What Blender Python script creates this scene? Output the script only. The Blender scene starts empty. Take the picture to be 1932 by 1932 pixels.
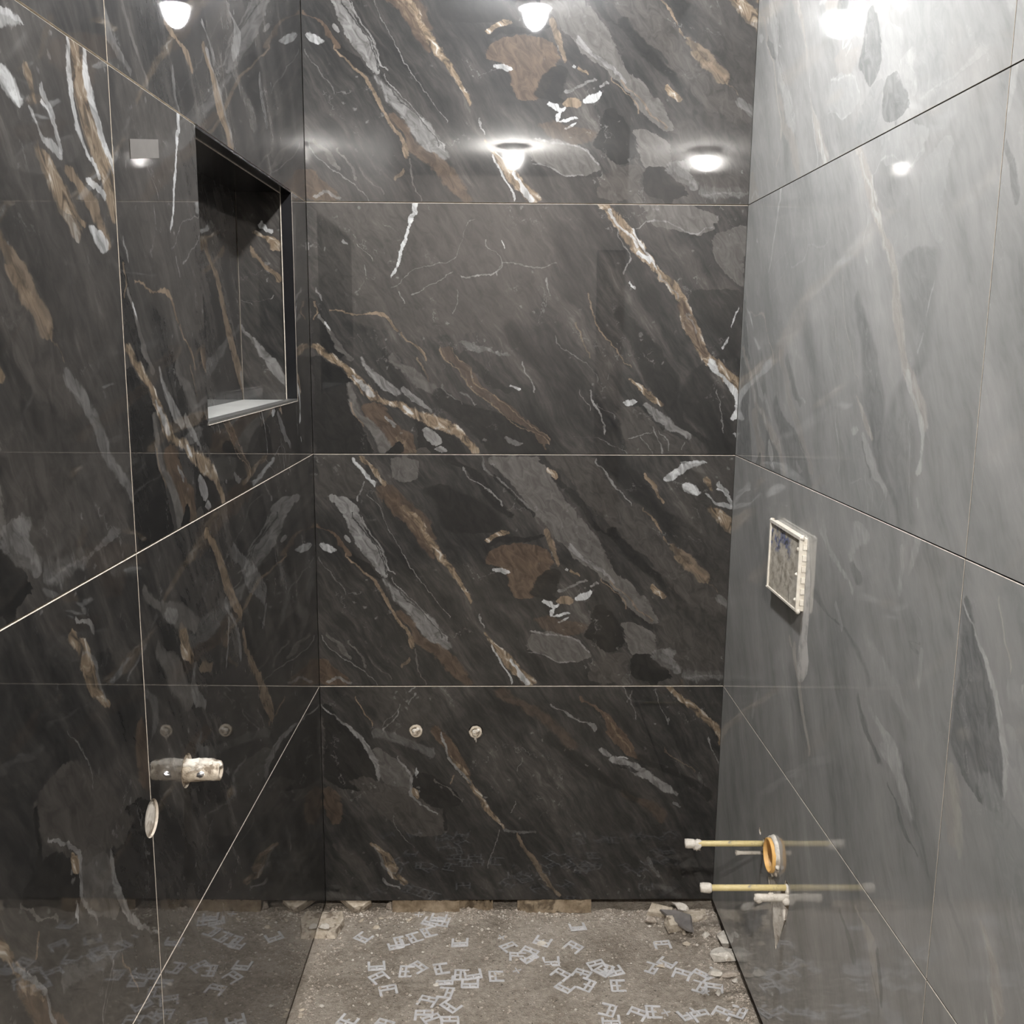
import bpy, bmesh, math, random
from mathutils import Vector, Matrix, noise
from mathutils.geometry import tessellate_polygon

scene = bpy.context.scene
COL = scene.collection
Z0 = 1.237                       # height of the middle tile seam above the floor

# ------------------------------------------------------------------ camera
cam = bpy.data.cameras.new('camera'); camo = bpy.data.objects.new('camera', cam); COL.objects.link(camo)
scene.camera = camo
pitch, yaw, roll = 0.16784, 0.00352, 0.00539
fwd = Vector((math.sin(yaw)*math.cos(pitch), math.cos(yaw)*math.cos(pitch), -math.sin(pitch)))
r0 = fwd.cross(Vector((0, 0, 1))).normalized(); u0 = r0.cross(fwd)
rt = r0*math.cos(roll) + u0*math.sin(roll); up = u0*math.cos(roll) - r0*math.sin(roll)
camo.matrix_world = Matrix(((rt.x, up.x, -fwd.x, 0.48347), (rt.y, up.y, -fwd.y, -2.45835), (rt.z, up.z, -fwd.z, 0.27135+Z0), (0, 0, 0, 1)))
cam.sensor_fit = 'HORIZONTAL'; cam.sensor_width = 36.0; cam.lens = 1879.4/1932*36
cam.clip_start = 0.02; cam.clip_end = 50

# ------------------------------------------------------------------ world, lamps, exposure
w = bpy.data.worlds.new('world'); scene.world = w; w.use_nodes = True
w.node_tree.nodes['Background'].inputs[0].default_value = (0.9, 0.95, 1, 1)
w.node_tree.nodes['Background'].inputs[1].default_value = 0.02
LAMP_STRENGTH = 420.0            # radiance of the bulb glass (bulbs are built in ceiling_lamp below)
LAMP_COOL, LAMP_WARM = (0.985, 0.99, 1.0), (1.0, 0.965, 0.915)
scene.view_settings.view_transform = 'Standard'; scene.view_settings.look = 'None'
scene.view_settings.gamma = 1.0; scene.view_settings.use_curve_mapping = False
scene.view_settings.exposure = EXPO = 2.52
try:
    scene.cycles.max_bounces = 6; scene.cycles.diffuse_bounces = 3; scene.cycles.glossy_bounces = 4
    scene.cycles.sample_clamp_indirect = 8.0; scene.cycles.use_denoising = True; scene.cycles.use_adaptive_sampling = True; scene.cycles.adaptive_threshold = 0.03
except Exception: pass

# ------------------------------------------------------------------ the printed veins of the porcelain
# per print: (parameter axis, tone, edge softness, strength, [(parameter, centre, half width), ...]) in metres on the tile
PRINTS = {
 'A': [
  ('v','MID',0.12,0.6,[(0.4938,0.0679,0.0445),(0.518,0.0702,0.0632),(0.5558,0.066,0.0613),(0.5935,0.0686,0.0663)]),
  ('v','MIDG',0.06,0.8,[(0.5308,0.2275,0.0119),(0.536,0.2293,0.0273),(0.5532,0.2261,0.0341),(0.5875,0.2248,0.0357)]),
  ('v','MID',0.3,0.55,[(0.0264,0.9915,0.0442),(0.0448,0.9749,0.0636),(0.0814,0.9647,0.0722),(0.1106,0.9444,0.0879),(0.1469,0.9168,0.0614),(0.1721,0.8897,0.035)]),
  ('v','BROWN',0.2,0.75,[(0.3867,0.2843,0.0155),(0.4007,0.2724,0.0241),(0.4356,0.2486,0.0344),(0.4702,0.213,0.036),(0.5151,0.1795,0.0222)]),
  ('v','DARK',0.2,0.85,[(0.4153,0.3929,0.0757),(0.4363,0.3861,0.0825),(0.4606,0.3741,0.0772),(0.4848,0.3502,0.0599),(0.5123,0.311,0.0376)]),
  ('v','MID',0.1,0.75,[(0.2621,0.9147,0.0348),(0.2977,0.8909,0.0399),(0.3331,0.8638,0.0243),(0.3682,0.8265,0.0328),(0.3857,0.8035,0.0311),(0.4207,0.7785,0.0344),(0.4554,0.745,0.0464),(0.49,0.7134,0.0497),(0.5245,0.6956,0.0462),(0.5588,0.6626,0.058),(0.593,0.6382,0.0681)]),
  ('v','DARK',0.35,0.8,[(0.389,0.7517,0.0069),(0.4168,0.7028,0.0086),(0.4621,0.6745,0.0103),(0.4967,0.6499,0.012),(0.5482,0.6013,0.0085)]),
  ('v','MIDG',0.05,0.9,[(0.1683,0.8495,0.0123),(0.1899,0.8331,0.021),(0.2258,0.8077,0.0314),(0.2615,0.7755,0.0278),(0.2969,0.7329,0.0278),(0.3323,0.6976,0.045),(0.3675,0.6744,0.0466),(0.385,0.6603,0.05),(0.42,0.6288,0.0534),(0.4547,0.5973,0.0532),(0.4893,0.5729,0.0531),(0.5238,0.5469,0.0547),(0.5581,0.5176,0.0597),(0.5922,0.4902,0.0663)]),
  ('v','DARK',0.35,0.9,[(0.4437,0.4892,0.0086),(0.461,0.4685,0.0137),(0.4922,0.441,0.0154),(0.5472,0.3999,0.0154),(0.5949,0.3388,0.0102)]),
  ('v','LIGHT',0.35,0.8,[(0.4715,0.4684,0.0024),(0.5025,0.441,0.0024),(0.53,0.3999,0.0024),(0.5436,0.3795,0.0024),(0.5642,0.3693,0.0024)]),
  ('v','LIGHT',0.35,0.5,[(0.4544,0.5372,0.0021),(0.4959,0.5026,0.0045),(0.5303,0.4682,0.0044),(0.5576,0.4272,0.0038),(0.5952,0.4136,0.002)]),
  ('v','DARK',0.35,0.85,[(0.4405,0.5476,0.0026),(0.4717,0.5199,0.006),(0.5062,0.4888,0.006),(0.5474,0.4477,0.0034)]),
  ('v','DARK',0.35,0.95,[(0.1724,0.9597,0.0105),(0.2155,0.9232,0.0227),(0.2691,0.8866,0.0244),(0.2975,0.851,0.0191),(0.3222,0.8156,0.0208),(0.368,0.7798,0.019),(0.417,0.7442,0.0103)]),
  ('v','MID',0.35,0.8,[(0.1908,1.029,0.035),(0.2195,0.9929,0.0454),(0.2622,0.9391,0.0435),(0.3155,0.8921,0.0382),(0.3684,0.8559,0.038),(0.4313,0.8127,0.0344),(0.4661,0.798,0.0172)]),
  ('v','DARK',0.35,0.75,[(0.2805,1.0184,0.0313),(0.3336,0.9816,0.052),(0.3899,0.9346,0.0518),(0.4387,0.8813,0.0344),(0.4664,0.8461,0.024),(0.4905,0.818,0.0274),(0.5422,0.7824,0.0376),(0.5901,0.7471,0.0255)]),
  ('v','TAN',0.35,0.9,[(0.3966,0.8705,0.0007),(0.4106,0.8649,0.0028),(0.4385,0.8469,0.0038),(0.4628,0.8221,0.0017)]),
  ('v','TAN',0.35,0.8,[(0.2447,1.0164,0.001),(0.2696,0.991,0.0024),(0.298,0.9621,0.0035),(0.3228,0.937,0.0035),(0.358,0.9115,0.0035),(0.3896,0.8759,0.0031)]),
  ('v','LIGHT',0.35,0.8,[(0.4696,0.7911,0.0014),(0.4903,0.7768,0.0024),(0.5248,0.7452,0.0031),(0.5591,0.7274,0.0027),(0.5933,0.7028,0.0017)]),
  ('v','GOLD',0.35,1.0,[(0.5361,0.5997,0.0017),(0.5516,0.591,0.0094),(0.5652,0.5772,0.0024)]),
  ('v','TAN',0.35,1.0,[(0.4769,0.8698,0.0027),(0.5011,0.8554,0.0055),(0.5287,0.8443,0.0058),(0.5527,0.8265,0.0034)]),
  ('u','WHITE',0.35,1.0,[(0.8713,0.5409,0.0052),(0.9117,0.5583,0.0129),(0.9453,0.5739,0.0069),(0.9723,0.5809,0.0031)]),
  ('u','WHITE',0.35,1.0,[(0.9199,0.5187,0.0035),(0.9337,0.5154,0.0138),(0.9579,0.5086,0.0052)]),
  ('v','GOLD',0.35,1.0,[(0.5115,0.9893,0.0024),(0.5242,0.9813,0.0062),(0.5449,0.9719,0.0024)]),
  ('v','WHITE',0.35,1.0,[(0.5003,1.0319,0.0027),(0.5158,1.0193,0.0086),(0.533,1.0049,0.0027)]),
  ('u','WHITE',0.35,1.0,[(0.9753,0.5017,0.0021),(1.0037,0.4776,0.0052),(1.0244,0.4742,0.007),(1.0487,0.4674,0.0035)]),
  ('v','GOLD',0.35,0.85,[(0.387,1.0694,0.0104),(0.415,1.0441,0.0207),(0.4463,1.0118,0.0198),(0.474,0.9866,0.0034)]),
  ('v','BROWN',0.05,1,[(0.2317,0.5251,0.0209),(0.2603,0.5301,0.0435),(0.296,0.5368,0.0573),(0.3137,0.5262,0.0641),(0.3243,0.5123,0.0849),(0.3526,0.5121,0.0778),(0.3702,0.512,0.0432)]),
  ('u','GOLD',0.35,1.0,[(0.4239,0.3821,0.0035),(0.4515,0.3974,0.007),(0.4859,0.4017,0.0035)]),
  ('u','DARK',0.35,0.9,[(0.4274,0.3734,0.0053),(0.4619,0.3858,0.0088),(0.5309,0.3826,0.007),(0.5722,0.3951,0.0035)]),
  ('u','WHITE',0.35,0.8,[(0.4413,0.3062,0.0025),(0.4691,0.3057,0.006),(0.4864,0.3011,0.0018)]),
  ('v','TAN',0.35,0.85,[(0.3141,0.6095,0.0035),(0.353,0.6003,0.0069),(0.3847,0.5896,0.0086),(0.4127,0.5755,0.0034)]),
  ('v','DARK',0.2,0.95,[(0.2284,0.5914,0.0105),(0.2426,0.5704,0.0313),(0.2749,0.5839,0.0313),(0.307,0.594,0.0104)]),
  ('v','LIGHT',0.35,0.85,[(0.2685,0.7544,0.0035),(0.2898,0.7331,0.0073),(0.3181,0.6944,0.0104),(0.3427,0.6627,0.0104),(0.3744,0.6415,0.0024)]),
  ('v','TAN',0.35,0.8,[(0.2077,0.7837,0.0021),(0.2328,0.7761,0.0021),(0.2542,0.7478,0.0021),(0.2826,0.7193,0.0021)]),
  ('v','TAN',0.35,0.6,[(0.1719,0.8476,0.0032),(0.2007,0.8189,0.0031),(0.2436,0.7829,0.0031),(0.2756,0.7473,0.0031)]),
  ('v','GOLD',0.35,1.0,[(0.2315,0.8773,0.0028),(0.2476,0.8629,0.0131),(0.269,0.8483,0.0017)]),
  ('u','WHITE',0.35,1.0,[(0.5706,0.2229,0.0025),(0.588,0.2194,0.0072),(0.6056,0.2123,0.0018)]),
  ('u','TAN',0.35,1.0,[(0.6054,0.2267,0.0036),(0.6228,0.2303,0.0108),(0.6437,0.2286,0.0036)]),
  ('u','WHITE',0.35,1.0,[(0.6489,0.234,0.0029),(0.6714,0.2388,0.009),(0.694,0.245,0.0029)]),
  ('v','WHITE',0.35,1.0,[(0.1852,0.5937,0.0021),(0.2032,0.597,0.0042),(0.2177,0.6107,0.0035)]),
  ('u','WHITE',0.35,1.0,[(0.5954,0.1852,0.0018),(0.6163,0.1907,0.0036),(0.6407,0.1962,0.0014)]),
  ('u','WHITE',0.35,1.0,[(0.6096,0.1708,0.0018),(0.6235,0.1763,0.0036),(0.6391,0.1854,0.0014)]),
  ('u','LIGHT',0.35,0.7,[(0.6086,0.25,0.0032),(0.6432,0.2644,0.0032),(0.6778,0.2753,0.0032)]),
  ('u','LIGHT',0.35,0.8,[(0.6885,0.2611,0.0036),(0.7092,0.2701,0.0036)]),
  ('v','WHITE',0.35,0.9,[(0.3,0.634,0.001),(0.3036,0.6315,0.0045),(0.3078,0.6293,0.0014)]),
  ('v','GOLD',0.35,0.9,[(0.2877,0.6602,0.0017),(0.2966,0.6496,0.0052),(0.3036,0.6426,0.0014)]),
  ('v','BROWN',0.3,0.6,[(0.1419,0.6328,0.0403),(0.1636,0.6237,0.063),(0.1816,0.5885,0.021)]),
  ('v','DARK',0.06,1,[(0.0933,0.7443,0.0141),(0.1097,0.7439,0.0351),(0.1351,0.7311,0.0509),(0.1714,0.7321,0.0385),(0.1966,0.7246,0.0245),(0.2146,0.7172,0.0105)]),
  ('v','MIDG',0.05,0.85,[(0.0635,0.6374,0.0194),(0.08,0.6389,0.0599),(0.0945,0.6176,0.0703),(0.1163,0.598,0.065),(0.1417,0.5854,0.0245)]),
  ('u','LIGHT',0.35,0.8,[(0.5398,0.1451,0.0025),(0.582,0.1363,0.0025),(0.6276,0.1346,0.0025),(0.6629,0.1203,0.0025),(0.6951,0.0894,0.0026)]),
  ('u','LIGHT',0.35,0.6,[(0.5403,0.0905,0.0016),(0.5791,0.0797,0.0016),(0.6216,0.0634,0.0017),(0.6568,0.0654,0.0017)]),
  ('v','MIDG',0.05,0.95,[(0.0845,0.822,0.0211),(0.0955,0.8287,0.0352),(0.1173,0.8246,0.0387),(0.1464,0.815,0.0333),(0.1698,0.7934,0.0158)]),
  ('v','MID',0.06,0.9,[(0.0105,0.7355,0.0354),(0.029,0.7386,0.0495),(0.0585,0.7451,0.0494),(0.0879,0.7691,0.0246)]),
  ('v','DARK',0.05,1,[(0.0148,0.861,0.0442),(0.0369,0.848,0.0495),(0.0662,0.833,0.0388),(0.0882,0.8289,0.0211)]),
  ('v','LIGHT',0.2,0.45,[(0.0335,0.9187,0.0106),(0.0518,0.8987,0.0159),(0.0774,0.8838,0.0264),(0.0957,0.8815,0.0282)]),
  ('u','LIGHT',0.35,0.4,[(0.9365,0.0299,0.0129),(0.9826,0.0264,0.0129),(1.0391,0.0303,0.0129)]),
  ('v','GOLD',0.35,0.85,[(0.5185,0.1778,0.0051),(0.5391,0.1611,0.0077),(0.5631,0.1479,0.0077),(0.5938,0.1178,0.0051)]),
  ('v','WHITE',0.35,0.9,[(0.5167,0.1487,0.0034),(0.5424,0.1338,0.0068),(0.563,0.1172,0.0051),(0.5903,0.0991,0.0024)]),
  ('v','LIGHT',0.35,0.9,[(0.4818,0.1053,0.0022),(0.5044,0.1126,0.0022),(0.532,0.1234,0.0022)]),
  ('v','GOLD',0.35,0.95,[(0.2185,0.3864,0.0021),(0.2382,0.3788,0.0056),(0.2667,0.3615,0.0076),(0.3022,0.3408,0.009),(0.3411,0.3133,0.0121),(0.3832,0.286,0.0121),(0.4042,0.2655,0.0138),(0.4286,0.252,0.0189),(0.4703,0.225,0.0103)]),
  ('v','BROWN',0.35,0.8,[(0.3339,0.2959,0.0035),(0.3586,0.2823,0.0104),(0.3937,0.262,0.0138),(0.4286,0.2417,0.0137),(0.4598,0.2146,0.0154),(0.4944,0.1945,0.0188)]),
  ('v','LIGHT',0.35,0.9,[(0.1573,0.4248,0.0025),(0.1699,0.4178,0.0024),(0.1916,0.4136,0.0024)]),
  ('v','GOLD',0.35,0.95,[(0.006,0.5374,0.0195),(0.0427,0.5053,0.0212),(0.0683,0.484,0.0194),(0.0902,0.4628,0.0193),(0.1156,0.4417,0.0053),(0.1446,0.4276,0.0021)]),
  ('v','WHITE',0.35,0.8,[(0.0058,0.4932,0.0028),(0.0645,0.4629,0.0028),(0.1083,0.4417,0.0028)]),
  ('v','WHITE',0.35,0.95,[(0.006,0.5338,0.0071),(0.0244,0.5196,0.0099),(0.0464,0.5088,0.0056),(0.072,0.4911,0.0021)]),
  ('v','LIGHT',0.08,0.95,[(0.2854,0.1732,0.0026),(0.3014,0.1666,0.013),(0.3297,0.1506,0.0208),(0.3649,0.1305,0.0242),(0.3999,0.1071,0.0207),(0.4348,0.0949,0.0215),(0.4696,0.0777,0.024),(0.4937,0.0543,0.0171),(0.5006,0.0399,0.0043)]),
  ('v','LIGHT',0.35,0.9,[(0.2927,0.2002,0.0026),(0.3015,0.1882,0.0026),(0.3369,0.1732,0.0026),(0.3721,0.1582,0.0026),(0.414,0.1246,0.0026),(0.4558,0.1014,0.0026)]),
  ('v','DARK',0.35,0.8,[(0.2943,0.1777,0.0021),(0.3333,0.1652,0.0021),(0.3685,0.1496,0.0021),(0.4105,0.1159,0.0021),(0.4523,0.0927,0.0021)]),
  ('v','TAN',0.35,0.95,[(0.0983,0.2407,0.0018),(0.1365,0.2348,0.007),(0.1654,0.2107,0.0052),(0.1978,0.1902,0.0052),(0.2408,0.1699,0.0052),(0.2764,0.1427,0.0052),(0.3082,0.1121,0.0045),(0.3488,0.0784,0.0017)]),
  ('v','DARK',0.35,0.9,[(0.28,0.1567,0.0035),(0.2906,0.143,0.0104),(0.3224,0.1159,0.0156),(0.3471,0.0887,0.0052)]),
  ('v','LIGHT',0.35,0.75,[(0.0969,0.3257,0.0105),(0.1259,0.3013,0.0246),(0.1621,0.2771,0.0297),(0.1945,0.253,0.0244),(0.2231,0.2184,0.0192),(0.2516,0.1979,0.0104),(0.2836,0.1706,0.0035)]),
  ('v','DARK',0.35,0.7,[(0.1296,0.3154,0.0018),(0.1693,0.2877,0.0017),(0.2017,0.26,0.0017),(0.2267,0.2254,0.0017),(0.2552,0.2049,0.0017),(0.2837,0.1845,0.0017)]),
  ('v','LIGHT',0.35,0.8,[(0.1151,0.3293,0.0019),(0.1658,0.2946,0.0019),(0.2017,0.267,0.0019),(0.2303,0.2359,0.0019),(0.2553,0.2119,0.0019),(0.2837,0.1914,0.0019)]),
  ('v','BROWN',0.35,0.85,[(0.0034,0.3818,0.0106),(0.0237,0.3642,0.0177),(0.0676,0.3291,0.0264),(0.1004,0.2941,0.0263),(0.1257,0.2593,0.0193),(0.1511,0.2455,0.0105),(0.1727,0.2283,0.0157),(0.1979,0.2111,0.007)]),
  ('v','LIGHT',0.35,0.75,[(0.184,0.3332,0.0014),(0.2163,0.3055,0.0014),(0.2556,0.2779,0.0014),(0.2947,0.2471,0.0014),(0.3406,0.2234,0.0014),(0.3863,0.1998,0.0014),(0.4317,0.1764,0.0014),(0.47,0.1599,0.0014),(0.4976,0.1296,0.0014)]),
  ('u','WHITE',0.35,0.75,[(0.0098,0.3678,0.0035),(0.0303,0.3591,0.0106),(0.0543,0.354,0.0035)]),
  ('v','LIGHT',0.35,0.9,[(0.3759,0.0842,0.0028),(0.385,0.0792,0.0086),(0.3956,0.0743,0.0028)]),
  ('v','BROWN',0.35,0.9,[(0.34,0.0851,0.0052),(0.3681,0.065,0.0069),(0.3996,0.0417,0.0052),(0.4204,0.0044,0.0034)]),
  ('v','LIGHT',0.35,0.35,[(0.2439,0.0726,0.0016),(0.2866,0.0458,0.0016),(0.3361,0.009,0.0016)]),
  ('v','BROWN',0.1,0.9,[(0.0038,0.0398,0.0415),(0.0222,0.035,0.0362),(0.0479,0.0197,0.0203),(0.0735,0.0081,0.0079)]),
  ('u','LIGHT',0.35,0.7,[(0.0179,0.0111,0.0041),(0.0464,0.0223,0.0041),(0.0814,0.0077,0.0041)]),
  ('v','LIGHT',0.35,0.6,[(0.0043,0.1467,0.0019),(0.0336,0.1172,0.0019),(0.0555,0.0895,0.0019),(0.0883,0.0445,0.0019),(0.1355,0.0106,0.0019)]),
  ('v','MIDG',0.35,0.9,[(0.0683,0.0809,0.0018),(0.0884,0.0656,0.0088),(0.1139,0.0521,0.0088),(0.1446,0.0231,0.0018)]),
  ('v','MIDG',0.35,0.8,[(0.0483,0.1175,0.0032),(0.0958,0.0974,0.0032),(0.1249,0.0734,0.0032)]),
  ('v','MIDG',0.35,0.6,[(0.0192,0.1805,0.0021),(0.0448,0.1527,0.0021),(0.0741,0.1321,0.0021)]),
  ('v','MIDG',0.35,0.8,[(0.003,0.2739,0.0021),(0.0416,0.2549,0.0021),(0.1002,0.2485,0.0021)]),
  ('v','TAN',0.35,0.6,[(0.0487,0.2091,0.0025),(0.0616,0.2234,0.007),(0.0745,0.2323,0.0014)]),
  ('v','MID',0.3,0.5,[(0.0643,1.0199,0.1657),(0.1619,1.0292,0.1619),(0.2584,1.0328,0.1523),(0.3529,1.0392,0.1456),(0.4645,1.0486,0.1393),(0.5734,1.0552,0.1302)]),  # broad lighter field, makes up in colour for light missing on the near left tile
  ('v','GOLD',0.35,0.9,[(0.4178,1.1822,0.0112),(0.4662,1.163,0.0242),(0.5014,1.1379,0.0283),(0.5359,1.119,0.0272),(0.5786,1.1023,0.0203),(0.6029,1.0971,0.0165)]),
  ('v','WHITE',0.35,0.9,[(0.4567,1.1409,0.0052),(0.5025,1.0949,0.0062),(0.5542,1.0782,0.0069),(0.5969,1.0762,0.0046)]),
  ('v','WHITE',0.35,0.95,[(0.4722,1.188,0.0045),(0.5095,1.1594,0.0096),(0.5492,1.1356,0.0102),(0.5974,1.1239,0.004)]),
  ('v','GOLD',0.35,0.85,[(0.4029,1.0885,0.0096),(0.4124,1.058,0.0204),(0.4362,1.0316,0.0215),(0.4588,1.0065,0.0164),(0.4725,0.9872,0.0039)]),
  ('v','TAN',0.35,0.9,[(0.3846,1.1608,0.0081),(0.4121,1.1339,0.0129),(0.4407,1.0992,0.0218),(0.4599,1.0655,0.0091)]),
  ('v','WHITE',0.35,0.8,[(0.4366,1.1531,0.0027),(0.4466,1.1393,0.013),(0.458,1.1115,0.0049)]),
  ('v','WHITE',0.35,0.8,[(0.3769,1.1438,0.0079),(0.3943,1.1362,0.0234),(0.4063,1.118,0.0075)]),
  ('v','WHITE',0.35,0.8,[(0.4692,1.0452,0.0057),(0.4861,1.0395,0.0056),(0.5064,1.0261,0.0055),(0.5171,1.004,0.0052)]),
  ('v','WHITE',0.35,0.8,[(0.5022,0.9534,0.011),(0.5147,0.938,0.016),(0.5287,0.9301,0.0052)]),
  ('v','WHITE',0.35,0.7,[(0.5759,0.931,0.0156),(0.5807,0.9519,0.0181),(0.5845,0.97,0.0037)]),
  ('v','GOLD',0.35,0.9,[(0.5134,0.9881,0.0035),(0.5303,0.9814,0.0054),(0.5456,0.9765,0.003)]),
  ('v','TAN',0.35,0.6,[(0.2751,0.9813,0.0161),(0.3165,0.9455,0.0205),(0.3489,0.9219,0.0195),(0.3713,0.8983,0.005)]),
  ('v','TAN',0.35,0.6,[(0.2716,0.9889,0.0041),(0.2964,0.965,0.0078),(0.3165,0.9418,0.0093),(0.3435,0.9141,0.0105)]),
  ('v','LIGHT',0.35,0.45,[(0.0692,1.1911,0.0059),(0.1051,1.1613,0.0169),(0.1339,1.1214,0.0158),(0.1769,1.0868,0.0148),(0.2134,1.0492,0.0184),(0.2395,1.0218,0.0065)]),
  ('v','LIGHT',0.35,0.4,[(0.0354,0.9274,0.0038),(0.0581,0.9081,0.0108),(0.0798,0.8896,0.0208),(0.0957,0.8993,0.0212)]),
  ('v','LIGHT',0.35,0.35,[(0.0236,0.9536,0.0199),(0.0271,1.006,0.035),(0.029,1.0736,0.0395),(0.0459,1.1184,0.0106)]),
 ],
 'B': [
  ('v','MID',0.6,0.5,[(0.3217,0.3006,0.1995),(0.3867,0.3011,0.2648),(0.4512,0.3016,0.2965),(0.5151,0.3021,0.2952),(0.5973,0.3027,0.2935)]),
  ('v','DARK',0.06,0.95,[(0.2349,0.0558,0.0234),(0.2546,0.0362,0.0334),(0.2875,0.0321,0.0283),(0.3202,0.0197,0.0183),(0.3527,0.0139,0.0116),(0.3722,0.0078,0.0116)]),
  ('v','DARK',0.04,1,[(-0.0017,0.0772,0.0713),(0.0543,0.0657,0.0601),(0.1049,0.0577,0.0523),(0.1552,0.0505,0.0454),(0.1818,0.0486,0.0444),(0.2051,0.0391,0.036),(0.2347,0.014,0.0117)]),
  ('v','MIDG',0.35,0.9,[(0.2318,0.0958,0.01),(0.2549,0.0763,0.0107),(0.2778,0.0635,0.0073),(0.304,0.0475,0.0057),(0.3398,0.0235,0.0027)]),
  ('v','WHITE',0.35,0.8,[(0.2991,0.0524,0.001),(0.3089,0.0443,0.0037),(0.3219,0.0363,0.001)]),
  ('v','TAN',0.35,0.8,[(0.325,0.0098,0.0023),(0.3462,0.0187,0.0023),(0.3673,0.0143,0.0023)]),
  ('v','DARK',0.35,0.6,[(0.1427,0.2318,0.0067),(0.1727,0.2188,0.0185),(0.2291,0.1994,0.0184),(0.2554,0.1798,0.005)]),
  ('v','LIGHT',0.35,0.85,[(0.1426,0.2083,0.005),(0.1592,0.1917,0.0185),(0.1824,0.1652,0.0185),(0.2089,0.1389,0.0084),(0.2386,0.1227,0.0017)]),
  ('v','MIDG',0.35,0.75,[(0.1464,0.3025,0.0101),(0.1664,0.2791,0.0269),(0.1962,0.2492,0.0201),(0.2456,0.1997,0.0033)]),
  ('v','LIGHT',0.35,0.8,[(0.1044,0.2938,0.0017),(0.1161,0.2753,0.0093),(0.1328,0.2519,0.0126),(0.1628,0.2253,0.0034)]),
  ('v','BROWN',0.1,0.9,[(-0.001,0.2266,0.0306),(0.0144,0.2234,0.0306),(0.0415,0.2102,0.0407),(0.0684,0.1802,0.0304),(0.0953,0.1587,0.0321),(0.1222,0.1507,0.027)]),
  ('v','MIDG',0.35,1,[(-0.0012,0.1825,0.0187),(0.0412,0.1628,0.0152),(0.0784,0.1364,0.0144),(0.1052,0.1099,0.0143),(0.1454,0.0973,0.0101),(0.1771,0.0896,0.0023)]),
  ('v','TAN',0.35,0.7,[(0.0682,0.1261,0.0027),(0.0951,0.1063,0.0027),(0.1286,0.0953,0.0027)]),
  ('v','TAN',0.35,0.6,[(-0.0008,0.2538,0.0085),(0.0212,0.2303,0.0102),(0.05,0.2087,0.0017)]),
  ('v','DARK',0.03,1,[(-0.0011,0.1995,0.0204),(0.0211,0.21,0.0136),(0.0313,0.2118,0.0051)]),
  ('v','DARK',0.06,0.9,[(-0.0005,0.3184,0.0612),(0.042,0.3051,0.0474),(0.069,0.2918,0.0406),(0.0892,0.2717,0.0135)]),
  ('v','LIGHT',0.02,1,[(0.0216,0.3067,0.0085),(0.0284,0.3037,0.0156),(0.0419,0.2966,0.0203),(0.0555,0.29,0.0152),(0.0673,0.2816,0.0068)]),
  ('u','LIGHT',0.35,1,[(0.3015,0.013,0.0014),(0.3151,0.0121,0.0061),(0.327,0.0098,0.0014)]),
  ('v','MID',0.02,0.9,[(-0.0008,0.2717,0.0178),(0.0163,0.2727,0.0085)]),
  ('v','LIGHT',0.35,0.9,[(0.0679,0.2011,0.0017),(0.0786,0.1939,0.0057),(0.0954,0.1789,0.0017)]),
  ('v','DARK',0.12,0.85,[(0.0004,0.5105,0.0765),(0.0225,0.4933,0.0764),(0.0563,0.4593,0.0762),(0.0899,0.4186,0.0693),(0.1232,0.3445,0.0388),(0.1565,0.316,0.0168)]),
  ('v','BROWN',0.06,0.6,[(0.0297,0.5714,0.0153),(0.0568,0.5507,0.0152),(0.0903,0.498,0.0203),(0.1238,0.4591,0.0219),(0.1571,0.4152,0.0151),(0.2068,0.3767,0.0134),(0.2562,0.3317,0.015)]),
  ('v','TAN',0.35,0.65,[(0.0264,0.5833,0.0024),(0.0399,0.5729,0.0024),(0.0567,0.5355,0.0024),(0.0701,0.5015,0.0024),(0.0969,0.4676,0.0024),(0.127,0.4338,0.0024),(0.1536,0.4001,0.0024),(0.1869,0.3733,0.0023),(0.21,0.3566,0.0023),(0.2298,0.3299,0.0023),(0.2594,0.3134,0.0023)]),
  ('v','TAN',0.35,0.65,[(0.0366,0.5866,0.0022),(0.0602,0.5524,0.0022),(0.0971,0.5014,0.0022),(0.1339,0.4607,0.0022),(0.1571,0.427,0.0022),(0.1803,0.3968,0.0022),(0.2135,0.3868,0.0022),(0.2332,0.36,0.0022),(0.2563,0.3434,0.0022)]),
  ('v','LIGHT',0.35,0.35,[(0.1233,0.3664,0.0027),(0.1433,0.3429,0.0027),(0.1699,0.3195,0.0027)]),
  ('u','LIGHT',0.35,0.5,[(0.3631,0.1534,0.0017),(0.3866,0.1435,0.0027),(0.4001,0.1235,0.0034)]),
  ('u','LIGHT',0.35,0.6,[(0.4678,0.0394,0.0027),(0.4916,0.0293,0.0068),(0.5154,0.026,0.0017)]),
  ('u','LIGHT',0.35,0.4,[(0.3635,0.2712,0.0049),(0.4002,0.2566,0.0099),(0.4269,0.2534,0.0049),(0.4804,0.2421,0.0033)]),
  ('v','DARK',0.35,0.7,[(0.1474,0.4809,0.005),(0.1706,0.4505,0.0202),(0.2103,0.4069,0.0201),(0.2498,0.3735,0.005)]),
  ('v','DARK',0.8,0.55,[(0.2243,0.5542,0.0251),(0.2572,0.5171,0.0368),(0.3161,0.4867,0.025)]),
  ('v','LIGHT',0.35,0.8,[(0.1477,0.5432,0.0019),(0.1844,0.5311,0.0018),(0.2274,0.514,0.0018)]),
  ('v','WHITE',0.15,0.9,[(0.1559,0.5044,0.0027),(0.1625,0.4959,0.0092),(0.1674,0.4858,0.0027)]),
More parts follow.
